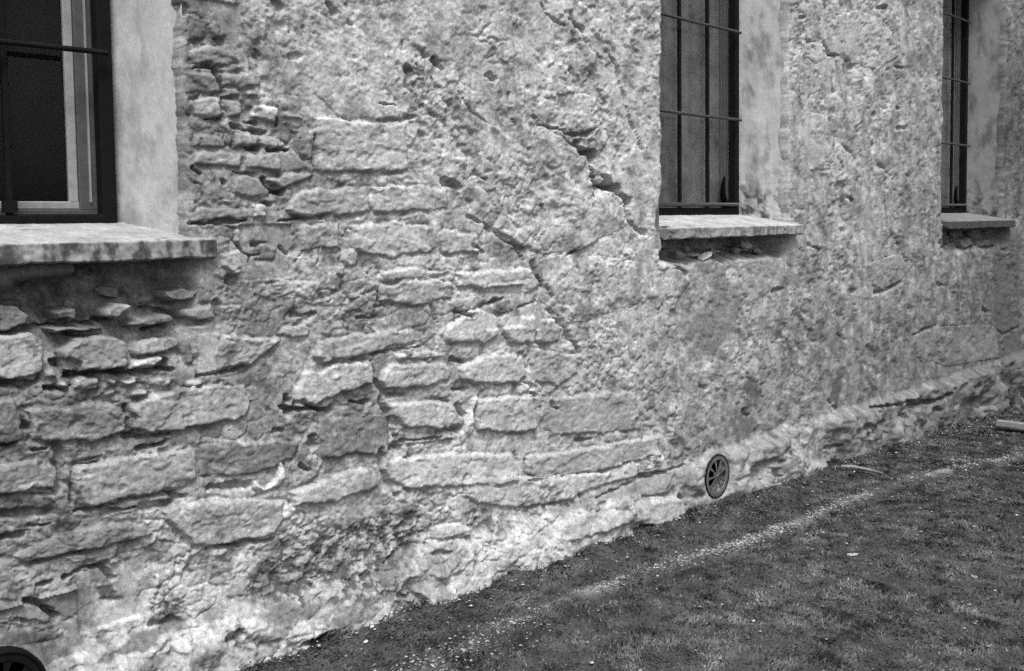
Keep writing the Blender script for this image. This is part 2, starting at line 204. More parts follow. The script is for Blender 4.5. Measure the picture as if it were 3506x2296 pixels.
CRACKS = [
 ([(3.355, 2.517),(3.385, 2.475),(3.466, 2.446),(3.518, 2.439)], 0.006, 0.02),
 ([(3.551, 2.505),(3.593, 2.456),(3.648, 2.439)], 0.011, 0.03),
 ([(3.551, 2.471),(3.581, 2.365)], 0.005, 0.02),
 ([(3.658, 2.395),(3.691, 2.35)], 0.007, 0.02),
 ([(3.747, 2.343),(3.781, 2.318)], 0.006, 0.02),
 ([(3.779, 2.148),(3.819, 2.101)], 0.016, 0.035),
 ([(3.827, 2.352),(3.909, 2.303),(3.932, 2.211)], 0.01, 0.02),
 ([(3.932, 2.211),(3.968, 2.156),(3.991, 2.077),(4.04, 2.006),(4.102, 1.927),(4.127, 1.899)], 0.007, 0.025),
 ([(3.307, 2.01),(3.337, 1.978),(3.428, 1.97)], 0.005, 0.02),
 ([(3.418, 1.973),(3.522, 1.952),(3.586, 1.948),(3.674, 1.95),(3.743, 1.989)], 0.009, 0.03),
 ([(3.428, 1.957),(3.532, 1.908),(3.629, 1.884)], 0.006, 0.02),
 ([(3.629, 1.884),(3.696, 1.845)], 0.026, 0.09),
 ([(3.696, 1.845),(3.712, 1.774),(3.751, 1.711)], 0.02, 0.1),
 ([(3.809, 1.727),(3.879, 1.699),(3.987, 1.633)], 0.02, 0.09),
 ([(3.629, 1.884),(3.696, 1.845),(3.712, 1.774),(3.751, 1.711),(3.808, 1.723),(3.879, 1.699),(3.987, 1.633),(3.999, 1.544),(4.06, 1.499)], 0.0085, 0.05),
 ([(3.962, 1.619),(3.999, 1.544),(4.06, 1.499),(4.137, 1.475)], 0.01, 0.04),
 ([(2.75, 1.713),(2.825, 1.69)], 0.011, 0.04),
 ([(2.921, 1.754),(2.973, 1.723)], 0.007, 0.02),
 ([(2.874, 1.572),(2.917, 1.559),(2.987, 1.534),(3.068, 1.495)], 0.0045, 0.018),
 ([(2.996, 1.52),(3.077, 1.474),(3.171, 1.442),(3.218, 1.378)], 0.0045, 0.018),
 ([(2.694, 2.124),(2.741, 2.038),(2.773, 2.017)], 0.005, 0.02),
 ([(2.56, 2.082),(2.613, 2.046)], 0.006, 0.02),
 ([(2.825, 2.075),(2.908, 2.002),(2.996, 1.964)], 0.004, 0.012),
 ([(3.136, 2.101),(3.152, 1.999),(3.18, 1.962)], 0.006, 0.02),
 ([(2.991, 2.164),(3.054, 2.154)], 0.011, 0.03),
 ([(2.415, 1.939),(2.504, 1.945),(2.596, 1.963)], 0.006, 0.02),
 ([(2.424, 2.002),(2.505, 2.003)], 0.003, 0.02),
 ([(2.569, 2.141),(2.584, 2.125)], 0.014, 0.03),
 ([(2.657, 2.22),(2.664, 2.212)], 0.014, 0.03),
 ([(2.616, 2.169),(2.631, 2.13)], 0.008, 0.03),
 ([(2.712, 2.197),(2.752, 2.159)], 0.008, 0.03),
 ([(2.545, 2.248),(2.552, 2.22)], 0.006, 0.02),
 ([(3.277, 1.356),(3.316, 1.293),(3.335, 1.252)], 0.011, 0.035),
 ([(3.366, 1.263),(3.406, 1.2)], 0.004, 0.02),
 ([(3.395, 1.138),(3.435, 1.087),(3.488, 1.055),(3.519, 1.01),(3.573, 0.963),(3.605, 0.924)], 0.008, 0.025),
 ([(2.897, 1.446),(2.95, 1.438),(2.967, 1.419)], 0.006, 0.02),
 ([(3.514, 1.388),(3.579, 1.403)], 0.008, 0.03),
 ([(2.972, 1.189),(3.017, 1.205),(3.082, 1.217)], 0.008, 0.04),
 ([(2.805, 1.179),(2.891, 1.151)], 0.01, 0.045),
 ([(3.176, 1.168),(3.294, 1.186)], 0.006, 0.02),
 ([(2.658, 1.217),(2.704, 1.135)], 0.006, 0.02),
 ([(2.364, 1.048),(2.482, 1.053),(2.598, 1.053)], 0.005, 0.02),
 ([(2.39, 1.23),(2.449, 1.226)], 0.006, 0.02),
 ([(2.303, 1.188),(2.396, 1.186)], 0.007, 0.015),
 ([(2.776, 0.986),(2.844, 0.969)], 0.009, 0.03),
 ([(3.209, 0.838),(3.258, 0.811)], 0.012, 0.02),
 ([(2.79, 0.855),(2.867, 0.849)], 0.008, 0.04),
 ([(2.797, 0.789),(2.848, 0.738)], 0.008, 0.04),
 ([(2.695, 0.698),(2.829, 0.684)], 0.011, 0.05),
 ([(2.26, 0.877),(2.337, 0.864)], 0.008, 0.04),
 ([(2.41, 0.862),(2.438, 0.806)], 0.012, 0.03),
 ([(2.453, 0.78),(2.473, 0.682)], 0.007, 0.03),
 ([(2.458, 0.672),(2.488, 0.661)], 0.012, 0.04),
 ([(2.362, 1.002),(2.368, 0.955),(2.433, 0.877),(2.523, 0.87)], 0.006, 0.02),
 ([(3.257, 0.778),(3.287, 0.76)], 0.007, 0.02),
 ([(3.409, 0.705),(3.45, 0.675)], 0.009, 0.02),
 ([(3.567, 0.506),(3.679, 0.496)], 0.006, 0.02),
 ([(4.027, 0.613),(4.026, 0.467)], 0.004, 0.012),
 ([(2.496, 0.69),(2.645, 0.67),(2.711, 0.672)], 0.006, 0.02),
 ([(2.665, 0.839),(2.764, 0.807)], 0.005, 0.02),
 ([(2.397, 0.658),(2.403, 0.604),(2.424, 0.529)], 0.014, 0.03),
 ([(2.446, 0.53),(2.453, 0.487),(2.476, 0.479)], 0.007, 0.03),
 ([(2.834, 0.484),(2.824, 0.441),(2.849, 0.391)], 0.007, 0.015),
 ([(3.221, 0.391),(3.29, 0.377)], 0.007, 0.02),
 ([(3.145, 0.53),(3.164, 0.486)], 0.005, 0.02),
 ([(3.212, 0.484),(3.221, 0.401)], 0.006, 0.012),
 ([(3.698, 0.211),(3.851, 0.216),(4.036, 0.228),(4.494, 0.225)], 0.005, 0.025),
 ([(4.061, 0.138),(4.165, 0.128),(4.272, 0.113)], 0.008, 0.02),
 ([(4.382, 0.09),(4.438, 0.021),(4.467, -0.051)], 0.01, 0.03),
 ([(2.642, 0.203),(2.716, 0.187)], 0.012, 0.03),
 ([(2.497, 0.097),(2.55, 0.033)], 0.012, 0.03),
 ([(2.428, 0.105),(2.474, 0.086)], 0.012, 0.03),
 ([(2.214, 0.211),(2.276, 0.171)], 0.02, 0.02),
 ([(1.23, 1.103),(1.302, 1.103),(1.377, 1.097),(1.475, 1.09),(1.546, 1.086)], 0.009, 0.05),
 ([(1.505, 1.096),(1.531, 1.11)], 0.012, 0.05),
 ([(1.019, 1.111),(1.067, 1.101),(1.1, 1.09),(1.134, 1.099),(1.152, 1.128)], 0.008, 0.04),
 ([(1.188, 1.146),(1.214, 1.147),(1.249, 1.128)], 0.011, 0.03),
 ([(1.155, 1.074),(1.206, 1.063)], 0.009, 0.05),
 ([(1.639, 1.053),(1.738, 1.053),(1.819, 1.062)], 0.006, 0.02),
 ([(1.479, 1.218),(1.51, 1.228),(1.566, 1.228)], 0.009, 0.035),
 ([(1.608, 1.229),(1.683, 1.226)], 0.009, 0.03),
 ([(1.131, 1.249),(1.209, 1.253),(1.271, 1.246),(1.335, 1.243)], 0.007, 0.03),
 ([(1.336, 1.259),(1.392, 1.256)], 0.006, 0.03),
 ([(1.491, 1.284),(1.522, 1.287),(1.552, 1.27),(1.593, 1.257)], 0.008, 0.03),
 ([(1.803, 1.473),(1.854, 1.441),(1.895, 1.445)], 0.004, 0.02),
 ([(1.854, 1.441),(1.85, 1.413)], 0.006, 0.02),
 ([(1.873, 1.479),(1.914, 1.486)], 0.007, 0.02),
 ([(1.771, 1.368),(1.788, 1.364)], 0.013, 0.03),
 ([(1.712, 1.288),(1.721, 1.217)], 0.01, 0.02),
 ([(1.392, 0.986),(1.395, 0.915)], 0.007, 0.02),
 ([(1.384, 0.898),(1.467, 0.879),(1.539, 0.882)], 0.007, 0.03),
 ([(1.971, 0.94),(1.964, 0.914),(1.988, 0.889),(2.064, 0.881),(2.156, 0.865)], 0.014, 0.06),
 ([(2.01, 1.182),(2.113, 1.22)], 0.006, 0.015),
 ([(2.017, 1.219),(2.107, 1.223)], 0.007, 0.02),
 ([(1.975, 1.471),(2.005, 1.438)], 0.006, 0.02),
 ([(1.02, 0.93),(1.065, 0.93)], 0.008, 0.04),
 ([(1.087, 0.969),(1.1, 0.965)], 0.011, 0.03),
 ([(1.417, 0.85),(1.517, 0.852)], 0.005, 0.02),
 ([(2.087, 0.77),(2.093, 0.747)], 0.012, 0.03),
 ([(1.925, 0.824),(1.961, 0.818)], 0.006, 0.02),
 ([(1.105, 0.901),(1.152, 0.896)], 0.005, 0.03),
 ([(1.18, 0.89),(1.178, 0.773)], 0.012, 0.02),
 ([(1.218, 0.769),(1.22, 0.718)], 0.006, 0.02),
 ([(1.006, 0.788),(1.096, 0.773),(1.173, 0.759)], 0.003, 0.015),
 ([(1.004, 0.735),(1.061, 0.715),(1.145, 0.705)], 0.011, 0.03),
 ([(1.224, 0.69),(1.315, 0.684),(1.392, 0.691),(1.461, 0.69),(1.552, 0.678)], 0.007, 0.04),
 ([(1.315, 0.672),(1.44, 0.659),(1.526, 0.65)], 0.008, 0.03),
 ([(1.552, 0.666),(1.589, 0.663)], 0.01, 0.03),
 ([(1.67, 0.677),(1.76, 0.664),(1.811, 0.648)], 0.011, 0.035),
 ([(1.01, 0.662),(1.067, 0.657)], 0.007, 0.03),
 ([(1.093, 0.679),(1.152, 0.672)], 0.004, 0.02),
 ([(1.101, 0.566),(1.183, 0.565),(1.246, 0.56)], 0.006, 0.03),
 ([(1.19, 0.499),(1.244, 0.51),(1.309, 0.509)], 0.008, 0.04),
 ([(1.107, 0.499),(1.15, 0.496)], 0.006, 0.03),
 ([(1.299, 0.509),(1.317, 0.481),(1.33, 0.454)], 0.011, 0.03),
 ([(1.072, 0.464),(1.105, 0.443),(1.155, 0.388)], 0.008, 0.035),
 ([(1.653, 0.47),(1.719, 0.458),(1.776, 0.46),(1.823, 0.456),(1.87, 0.439),(1.907, 0.441)], 0.0075, 0.045),
 ([(2.033, 0.677),(2.071, 0.656)], 0.013, 0.03),
 ([(1.699, 0.166),(1.738, 0.159)], 0.012, 0.04),
 ([(1.446, 0.28),(1.549, 0.256)], 0.011, 0.02),
 ([(1.964, 0.061),(2.074, 0.065),(2.154, 0.06)], 0.008, 0.03),
 ([(1.297, 0.83),(1.229, 0.833),(1.298, 0.846)], 0.005, 0.02),
 ([(1.427, 0.849),(1.522, 0.851)], 0.006, 0.03),
 ([(4.393, 1.311),(4.504, 1.252)], 0.01, 0.03),
 ([(6.86, 1.009),(7.03, 1.01),(7.328, 1.055)], 0.01, 0.03),
 ([(7.558, 0.644),(8.028, 0.682)], 0.006, 0.025),
 ([(7.719, 0.734),(7.754, 0.666)], 0.007, 0.02),
 ([(6.284, 0.773),(6.41, 0.715)], 0.007, 0.02),
 ([(5.406, 1.097),(5.467, 1.114),(5.571, 1.113)], 0.012, 0.03),
 ([(5.02, 0.476),(5.002, 0.37)], 0.007, 0.02),
 ([(5.076, 0.418),(5.143, 0.388)], 0.014, 0.035),
 ([(6.142, 0.344),(6.291, 0.254)], 0.009, 0.03),
 ([(6.764, 0.203),(7.166, 0.167),(7.411, 0.173)], 0.008, 0.05),
 ([(7.46, 0.114),(7.838, 0.097),(8.152, 0.124)], 0.014, 0.06),
 ([(9.545, 1.241),(9.731, 1.221)], 0.014, 0.03),
 ([(9.661, 1.223),(9.734, 1.159)], 0.007, 0.02),
 ([(9.511, 0.511),(9.651, 0.452),(10.031, 0.497)], 0.007, 0.02),
 ([(9.608, 0.379),(9.634, 0.314)], 0.012, 0.03),
 ([(6.603, 0.096),(6.605, -0.023)], 0.03, 0.04),
 ([(6.711, 0.067),(6.713, -0.029)], 0.02, 0.04),
 ([(7.259, 0.093),(7.321, 0.058)], 0.03, 0.04),
 ([(5.513, 0.28),(5.598, 0.266)], 0.02, 0.02),
 ([(9.065, 0.727),(9.237, 0.692)], 0.015, 0.025),
 ([(8.071, 1.002),(8.161, 0.986)], 0.012, 0.02),
 ([(6.482, 1.055),(6.561, 1.033)], 0.014, 0.02),
 ([(9.493, -0.086),(9.683, -0.237)], 0.04, 0.03),
 ([(9.983, -0.009),(10.142, -0.224)], 0.03, 0.04),
 ([(4.633, 0.629),(4.675, 0.619)], 0.016, 0.02),
 ([(5.19, 0.762),(5.288, 0.691)], 0.005, 0.01),
 ([(4.031, 0.548),(4.023, 0.472)], 0.005, 0.015),
 ([(4.148, 0.723),(4.162, 0.616)], 0.004, 0.01),
 ([(6.091, 2.661),(6.163, 2.604),(6.259, 2.604)], 0.014, 0.04),
 ([(6.459, 2.548),(6.51, 2.551)], 0.016, 0.02),
 ([(7.019, 2.936),(7.136, 2.856)], 0.008, 0.02),
 ([(6.876, 3.004),(7.045, 3.022)], 0.013, 0.03),
 ([(7.2, 2.635),(7.321, 2.623)], 0.008, 0.03),
 ([(6.048, 2.318),(6.072, 2.31)], 0.018, 0.02),
 ([(6.214, 2.37),(6.238, 2.367)], 0.015, 0.02),
 ([(7.207, 2.333),(7.267, 2.335)], 0.01, 0.02),
 ([(7.24, 2.195),(7.392, 2.198)], 0.012, 0.02),
 ([(6.808, 2.257),(6.851, 2.201)], 0.016, 0.025),
 ([(6.266, 2.11),(6.292, 1.978)], 0.005, 0.02),
 ([(6.755, 2.184),(6.813, 2.0)], 0.012, 0.015),
 ([(5.829, 2.666),(5.953, 2.613)], 0.007, 0.02),
 ([(6.421, 1.679),(6.525, 1.657)], 0.01, 0.02),
 ([(6.926, 1.91),(7.129, 1.843)], 0.01, 0.015),
 ([(5.751, 2.785),(5.817, 2.789)], 0.006, 0.02),
 ([(5.874, 1.376),(6.036, 1.339)], 0.009, 0.03),
 ([(7.198, 1.403),(7.26, 1.34)], 0.012, 0.03),
 ([(6.112, 2.888),(6.16, 2.809)], 0.012, 0.015),
 ([(6.766, 3.017),(6.795, 2.929)], 0.01, 0.02),
 ([(7.921, 3.032),(7.941, 2.957)], 0.008, 0.02),
 ([(7.529, 2.955),(7.663, 2.758)], 0.006, 0.012),
 ([(7.767, 2.553),(7.82, 2.48)], 0.008, 0.02),
 ([(6.918, 2.335),(7.061, 2.298)], 0.012, 0.015),
 ([(6.112, 1.906),(6.136, 1.874)], 0.009, 0.02),
 ([(7.401, 1.856),(7.448, 1.845)], 0.012, 0.02),
 ([(6.391, 2.027),(6.546, 1.943)], 0.009, 0.015),
 ([(1.737, 2.053),(1.758, 2.016),(1.763, 1.992)], 0.008, 0.04),
 ([(1.7, 2.074),(1.716, 2.071)], 0.01, 0.03),
 ([(1.651, 2.059),(1.727, 2.07)], 0.005, 0.02),
 ([(1.699, 1.896),(1.766, 1.903)], 0.007, 0.03),
 ([(1.762, 1.967),(1.766, 1.908)], 0.005, 0.02),
 ([(1.846, 1.953),(1.851, 1.908)], 0.011, 0.02),
 ([(1.845, 1.898),(1.88, 1.897)], 0.009, 0.03),
 ([(1.969, 1.911),(1.978, 1.896)], 0.006, 0.03),
 ([(1.798, 1.88),(1.85, 1.868),(1.926, 1.867)], 0.006, 0.03),
 ([(1.848, 1.809),(1.9, 1.809)], 0.012, 0.055),
 ([(1.936, 1.805),(2.016, 1.811)], 0.008, 0.04),
 ([(1.909, 1.696),(1.932, 1.665),(1.98, 1.656)], 0.009, 0.045),
 ([(1.794, 1.729),(1.874, 1.718)], 0.005, 0.02),
 ([(1.959, 1.561),(2.052, 1.566),(2.149, 1.571)], 0.006, 0.025),
 ([(1.629, 1.554),(1.834, 1.562)], 0.006, 0.03),
 ([(1.918, 1.619),(1.93, 1.613)], 0.008, 0.03),
 ([(1.646, 1.73),(1.672, 1.716)], 0.011, 0.02),
 ([(1.753, 1.693),(1.758, 1.683)], 0.007, 0.03),
 ([(2.136, 2.018),(2.194, 1.968),(2.267, 1.93)], 0.003, 0.006),
 ([(2.132, 1.867),(2.125, 1.738)], 0.004, 0.02),
 ([(1.621, 2.247),(1.641, 2.231)], 0.012, 0.03),
 ([(1.746, 2.162),(1.763, 2.159)], 0.01, 0.02),
 ([(2.031, 2.137),(2.075, 2.145)], 0.008, 0.015),
 ([(1.964, 2.317),(1.981, 2.299)], 0.012, 0.02),
 ([(2.191, 2.345),(2.223, 2.318)], 0.012, 0.02),
 ([(2.29, 2.294),(2.3, 2.285)], 0.012, 0.03),
 ([(1.887, 2.144),(1.91, 2.126)], 0.007, 0.02),
]
TONES = [(1.738, 2.148, 0.514), (1.728, 1.865, 0.526), (1.886, 1.698, 0.514), (2.188, 2.202, 0.7), (2.466, 2.153, 0.7), (2.929, 2.29, 0.682), (3.476, 2.355, 0.7), (3.955, 1.993, 0.694), (3.183, 1.949, 0.634), (3.178, 1.668, 0.682), (3.782, 1.675, 0.7), (3.778, 1.322, 0.7), (2.909, 1.323, 0.7), (2.45, 1.478, 0.658), (2.052, 1.349, 0.61), (1.874, 1.283, 0.538), (1.413, 1.287, 0.418), (1.786, 1.143, 0.586), (2.442, 1.195, 0.574), (3.455, 0.978, 0.658), (4.125, 0.912, 0.622), (4.953, 0.83, 0.574), (4.515, 0.639, 0.562), (6.005, 0.726, 0.502), (7.387, 0.427, 0.454), (9.261, 0.596, 0.394), (6.632, 1.41, 0.586), (6.619, 2.146, 0.622), (6.286, 2.689, 0.646), (7.75, 2.211, 0.562), (7.769, 1.553, 0.514), (9.758, 2.327, 0.346), (1.271, 1.063, 0.442), (1.548, 1.027, 0.514), (1.259, 0.735, 0.514), (2.035, 0.76, 0.514), (2.648, 0.443, 0.7), (3.155, 0.336, 0.7), (1.851, 0.55, 0.7), (1.39, 0.639, 0.634), (1.523, 0.296, 0.682), (2.017, 0.149, 0.658), (2.417, 0.184, 0.61), (2.885, 0.133, 0.7), (3.152, 0.162, 0.7), (4.12, 0.245, 0.634), (3.936, 0.106, 0.634), (5.449, 0.12, 0.538), (6.657, -0.096, 0.454), (8.265, -0.027, 0.394), (1.126, 0.57, 0.514), (3.605, 0.552, 0.61), (4.953, 0.333, 0.526)]  # base wall tones; uneven lighting across the wall is partly painted in


# ------------------------------------------------------------------ noise on numpy arrays
def hash2(ix, iy, seed):
    h = (ix.astype(np.int64) * 374761393 + iy.astype(np.int64) * 668265263 + seed * 1442695041) & 0xFFFFFFFF
    h = ((h ^ (h >> 13)) * 1274126177) & 0xFFFFFFFF
    h = ((h ^ (h >> 16)) * 2246822519) & 0xFFFFFFFF
    return ((h ^ (h >> 15)) & 0xFFFFFF) / float(0xFFFFFF)
def perlin(x, y, seed=0):
    x = np.asarray(x, float); y = np.asarray(y, float)
    ix = np.floor(x); iy = np.floor(y); fx = x - ix; fy = y - iy
    u = fx * fx * fx * (fx * (fx * 6 - 15) + 10); v = fy * fy * fy * (fy * (fy * 6 - 15) + 10)
    def g(a, b):
        an = hash2(ix + a, iy + b, seed) * 6.2831853
        return np.cos(an) * (fx - a) + np.sin(an) * (fy - b)
    n0 = g(0, 0) * (1 - u) + g(1, 0) * u; n1 = g(0, 1) * (1 - u) + g(1, 1) * u
    return (n0 * (1 - v) + n1 * v) * 1.5
def fbm(x, y, wl0, octs, seed=0, gain=0.5):
    r = 0; a = 1.0; w = wl0; s = 0
    for i in range(octs):
        r = r + a * perlin(x / w + 17.3 * i, y / w - 9.1 * i, seed + i * 31); s += a; a *= gain; w *= 0.5
    return r / s
def cells(x, y, wl0, seed=0):
    x = np.asarray(x, float) / wl0; y = np.asarray(y, float) / wl0
    ix = np.floor(x); iy = np.floor(y)
    f1 = np.full(x.shape, 9.0); f2 = np.full(x.shape, 9.0); rid = np.zeros(x.shape)
    for a in (-1, 0, 1):
        for b in (-1, 0, 1):
            cx = ix + a; cy = iy + b
            d = np.hypot(cx + hash2(cx, cy, seed) - x, cy + hash2(cx, cy, seed + 7) - y)
            closer = d < f1
            f2 = np.where(closer, f1, np.minimum(f2, d)); rid = np.where(closer, hash2(cx, cy, seed + 13), rid)
            f1 = np.where(closer, d, f1)
    return f1, f2, rid
def smooth(a, b, x):
    t = np.clip((x - a) / (b - a), 0, 1); return t * t * (3 - 2 * t)
def poly_sd(px, pz, poly):                                    # signed distance, negative inside
    P = np.array(poly); d = np.full(px.shape, 1e9); inside = np.zeros(px.shape, bool)
    n = len(P)
    for i in range(n):
        ax, az = P[i]; bx, bz = P[(i + 1) % n]; ex, ez = bx - ax, bz - az
        L = ex * ex + ez * ez + 1e-12
        t = np.clip(((px - ax) * ex + (pz - az) * ez) / L, 0, 1)
        d = np.minimum(d, np.hypot(px - ax - t * ex, pz - az - t * ez))
        c = ((az > pz) != (bz > pz)) & (px < (bx - ax) * (pz - az) / (bz - az + 1e-12) + ax)
        inside ^= c
    return np.where(inside, -d, d)

# ------------------------------------------------------------------ materials (black and white film: every colour is a grey)
def grey(v): return (v, v, v, 1.0)
def alb(t): return 0.92 * t ** 2.2
def base_mat(name):
    m = bpy.data.materials.new(name); m.use_nodes = True
    nt = m.node_tree; return m, nt.nodes, nt.links, nt.nodes['Principled BSDF']
def noise_node(nodes, links, scale, detail=6, rough=0.6, vec=None):
    n = nodes.new('ShaderNodeTexNoise'); n.inputs['Scale'].default_value = scale
    n.inputs['Detail'].default_value = detail; n.inputs['Roughness'].default_value = rough
    if vec is None:
        vec = nodes.new('ShaderNodeNewGeometry').outputs['Position']
    links.new(vec, n.inputs['Vector']); return n
def ramp(nodes, links, src, lo, hi, a, b):
    r = nodes.new('ShaderNodeMapRange'); r.inputs['From Min'].default_value = lo; r.inputs['From Max'].default_value = hi
    r.inputs['To Min'].default_value = a; r.inputs['To Max'].default_value = b; links.new(src, r.inputs['Value']); return r.outputs[0]
def mul(nodes, links, a, b):
    m = nodes.new('ShaderNodeMath'); m.operation = 'MULTIPLY'; links.new(a, m.inputs[0])
    if isinstance(b, float): m.inputs[1].default_value = b
    else: links.new(b, m.inputs[1])
    return m.outputs[0]
def surface_mat(name, tone=None, grain=60.0, amt=0.3, bump=0.6, bump_dist=0.004, rough=0.92, patch=0.15, patch_scale=6.0):
    """rough mineral surface; tone comes from the mesh attribute 'tone' unless given"""
    m, nodes, links, p = base_mat(name)
    if tone is None:
        at = nodes.new('ShaderNodeAttribute'); at.attribute_name = 'tone'; src = at.outputs['Fac']
    else:
        v = nodes.new('ShaderNodeValue'); v.outputs[0].default_value = alb(tone); src = v.outputs[0]
    n1 = noise_node(nodes, links, grain, 8, 0.7); n2 = noise_node(nodes, links, patch_scale, 6, 0.65)
    n3 = noise_node(nodes, links, grain * 4.5, 3, 0.6)
    a = mul(nodes, links, src, ramp(nodes, links, n1.outputs[0], 0.3, 0.7, 1 - amt, 1 + amt))
    a = mul(nodes, links, a, ramp(nodes, links, n2.outputs[0], 0.3, 0.7, 1 - patch, 1 + patch))
    a = mul(nodes, links, a, ramp(nodes, links, n3.outputs[0], 0.3, 0.7, 1 - amt * 0.7, 1 + amt * 0.7))
    cc = nodes.new('ShaderNodeCombineColor')
    for i in range(3): links.new(a, cc.inputs[i])
    links.new(cc.outputs[0], p.inputs['Base Color'])
    p.inputs['Roughness'].default_value = rough; p.inputs['Specular IOR Level'].default_value = 0.2
    b = nodes.new('ShaderNodeBump'); b.inputs['Strength'].default_value = bump; b.inputs['Distance'].default_value = bump_dist
    nb = noise_node(nodes, links, grain * 1.6, 8, 0.75); links.new(nb.outputs[0], b.inputs['Height'])
    links.new(b.outputs[0], p.inputs['Normal'])
    return m
def plain_mat(name, tone, rough=0.6, metal=0.0, amt=0.25, scale=30.0, bump=0.2):
    m = surface_mat(name, tone, grain=scale, amt=amt, bump=bump, bump_dist=0.002, rough=rough, patch=0.2)
    m.node_tree.nodes['Principled BSDF'].inputs['Metallic'].default_value = metal
    m.node_tree.nodes['Principled BSDF'].inputs['Specular IOR Level'].default_value = 0.4
    return m
M_WALL = surface_mat('weathered_masonry', None, grain=60, amt=0.36, bump=0.5, bump_dist=0.004, patch=0.08, patch_scale=9)
M_REVEAL = surface_mat('smooth_lime_render', None, grain=70, amt=0.14, bump=0.35, bump_dist=0.002, patch=0.10, patch_scale=5)
M_SILL = surface_mat('worn_sill_stone', None, grain=60, amt=0.2, bump=0.5, bump_dist=0.003, patch=0.1)
M_IRON = plain_mat('dark_iron', 0.09, rough=0.75, amt=0.4, scale=40)
for m_ in (M_IRON,): m_.node_tree.nodes['Principled BSDF'].inputs['Specular IOR Level'].default_value = 0.12
M_ROD = plain_mat('worn_iron_rod', 0.24, rough=0.5, amt=0.4, scale=60)
M_GRATE = plain_mat('cast_iron_grate', 0.36, rough=0.5, amt=0.35, scale=50)
M_BLACK = plain_mat('black_iron_and_vent_shade', 0.06, rough=0.9)
M_BLACK.node_tree.nodes['Principled BSDF'].inputs['Specular IOR Level'].default_value = 0.05
M_WOOD = plain_mat('grey_painted_wood', 0.27, rough=0.6, amt=0.2, scale=25)
M_PALEWOOD = plain_mat('pale_painted_wood', 0.52, rough=0.55, amt=0.12, scale=20)
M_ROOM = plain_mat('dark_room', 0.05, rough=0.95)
M_BACKING = plain_mat('grey_backing_sheet', 0.34, rough=0.95, amt=0.15, scale=15)
M_SOIL = surface_mat('dark_soil', None, grain=40, amt=0.35, bump=0.8, bump_dist=0.01, patch=0.25, patch_scale=3)
M_PEBBLE = surface_mat('pale_pebble', None, grain=80, amt=0.28, bump=0.3, patch=0.1)
M_DRYWOOD = plain_mat('weathered_board', 0.47, rough=0.8, amt=0.35, scale=30)
def glass_mat(name, veil, refl):
    m, nodes, links, p = base_mat(name); nodes.remove(p)
    out = nodes['Material Output']
    tr = nodes.new('ShaderNodeBsdfTransparent'); tr.inputs[0].default_value = grey(0.85)
    gl = nodes.new('ShaderNodeBsdfGlossy'); gl.inputs['Roughness'].default_value = 0.04; gl.inputs[0].default_value = grey(refl)
    fr = nodes.new('ShaderNodeFresnel'); fr.inputs[0].default_value = 1.45
    mx = nodes.new('ShaderNodeMixShader'); links.new(fr.outputs[0], mx.inputs[0]); links.new(tr.outputs[0], mx.inputs[1]); links.new(gl.outputs[0], mx.inputs[2])
    df = nodes.new('ShaderNodeBsdfDiffuse'); df.inputs[0].default_value = grey(0.35)  # diffuse grey mixed into the pane stands in for reflected brightness
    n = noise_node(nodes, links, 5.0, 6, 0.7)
    m2 = nodes.new('ShaderNodeMixShader'); links.new(ramp(nodes, links, n.outputs[0], 0.3, 0.75, veil * 0.4, veil * 1.6), m2.inputs[0])
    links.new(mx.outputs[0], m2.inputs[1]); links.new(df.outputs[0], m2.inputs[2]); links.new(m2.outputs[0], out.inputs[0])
    return m
M_GLASS_CLEAN = glass_mat('window_glass', 0.006, 0.25)
M_GLASS_GREY = glass_mat('greyed_window_glass', 0.24, 0.6)

# ------------------------------------------------------------------ object helpers
def new_obj(name, mesh, parent=None, loc=(0, 0, 0), label=None, kind=None, category=None, group=None):
    o = bpy.data.objects.new(name, mesh); COL.objects.link(o); o.location = loc
    if parent is not None: o.parent = parent
    if label: o['label'] = label
    if kind: o['kind'] = kind
    if category: o['category'] = category
    if group: o['group'] = group
    return o
def np_mesh(name, co, quads, mat, tone=None, tris=None, smooth_shade=True):
    me = bpy.data.meshes.new(name)
    co = np.asarray(co, np.float32); me.vertices.add(len(co)); me.vertices.foreach_set('co', co.ravel())
    nq = 0 if quads is None else len(quads); ntr = 0 if tris is None else len(tris)
    li = np.concatenate([np.asarray(quads, np.int32).ravel() if nq else np.zeros(0, np.int32),
                         np.asarray(tris, np.int32).ravel() if ntr else np.zeros(0, np.int32)])
    me.loops.add(len(li)); me.loops.foreach_set('vertex_index', li)
    me.polygons.add(nq + ntr)
    st = np.concatenate([np.arange(nq) * 4, nq * 4 + np.arange(ntr) * 3]).astype(np.int32)
    tot = np.concatenate([np.full(nq, 4), np.full(ntr, 3)]).astype(np.int32)
    me.polygons.foreach_set('loop_start', st); me.polygons.foreach_set('loop_total', tot)
    me.polygons.foreach_set('use_smooth', np.full(nq + ntr, smooth_shade))
    if tone is not None:
        a = me.attributes.new('tone', 'FLOAT', 'POINT'); a.data.foreach_set('value', np.asarray(tone, np.float32))
    me.materials.append(mat); me.update(calc_edges=True); me.validate()
    return me
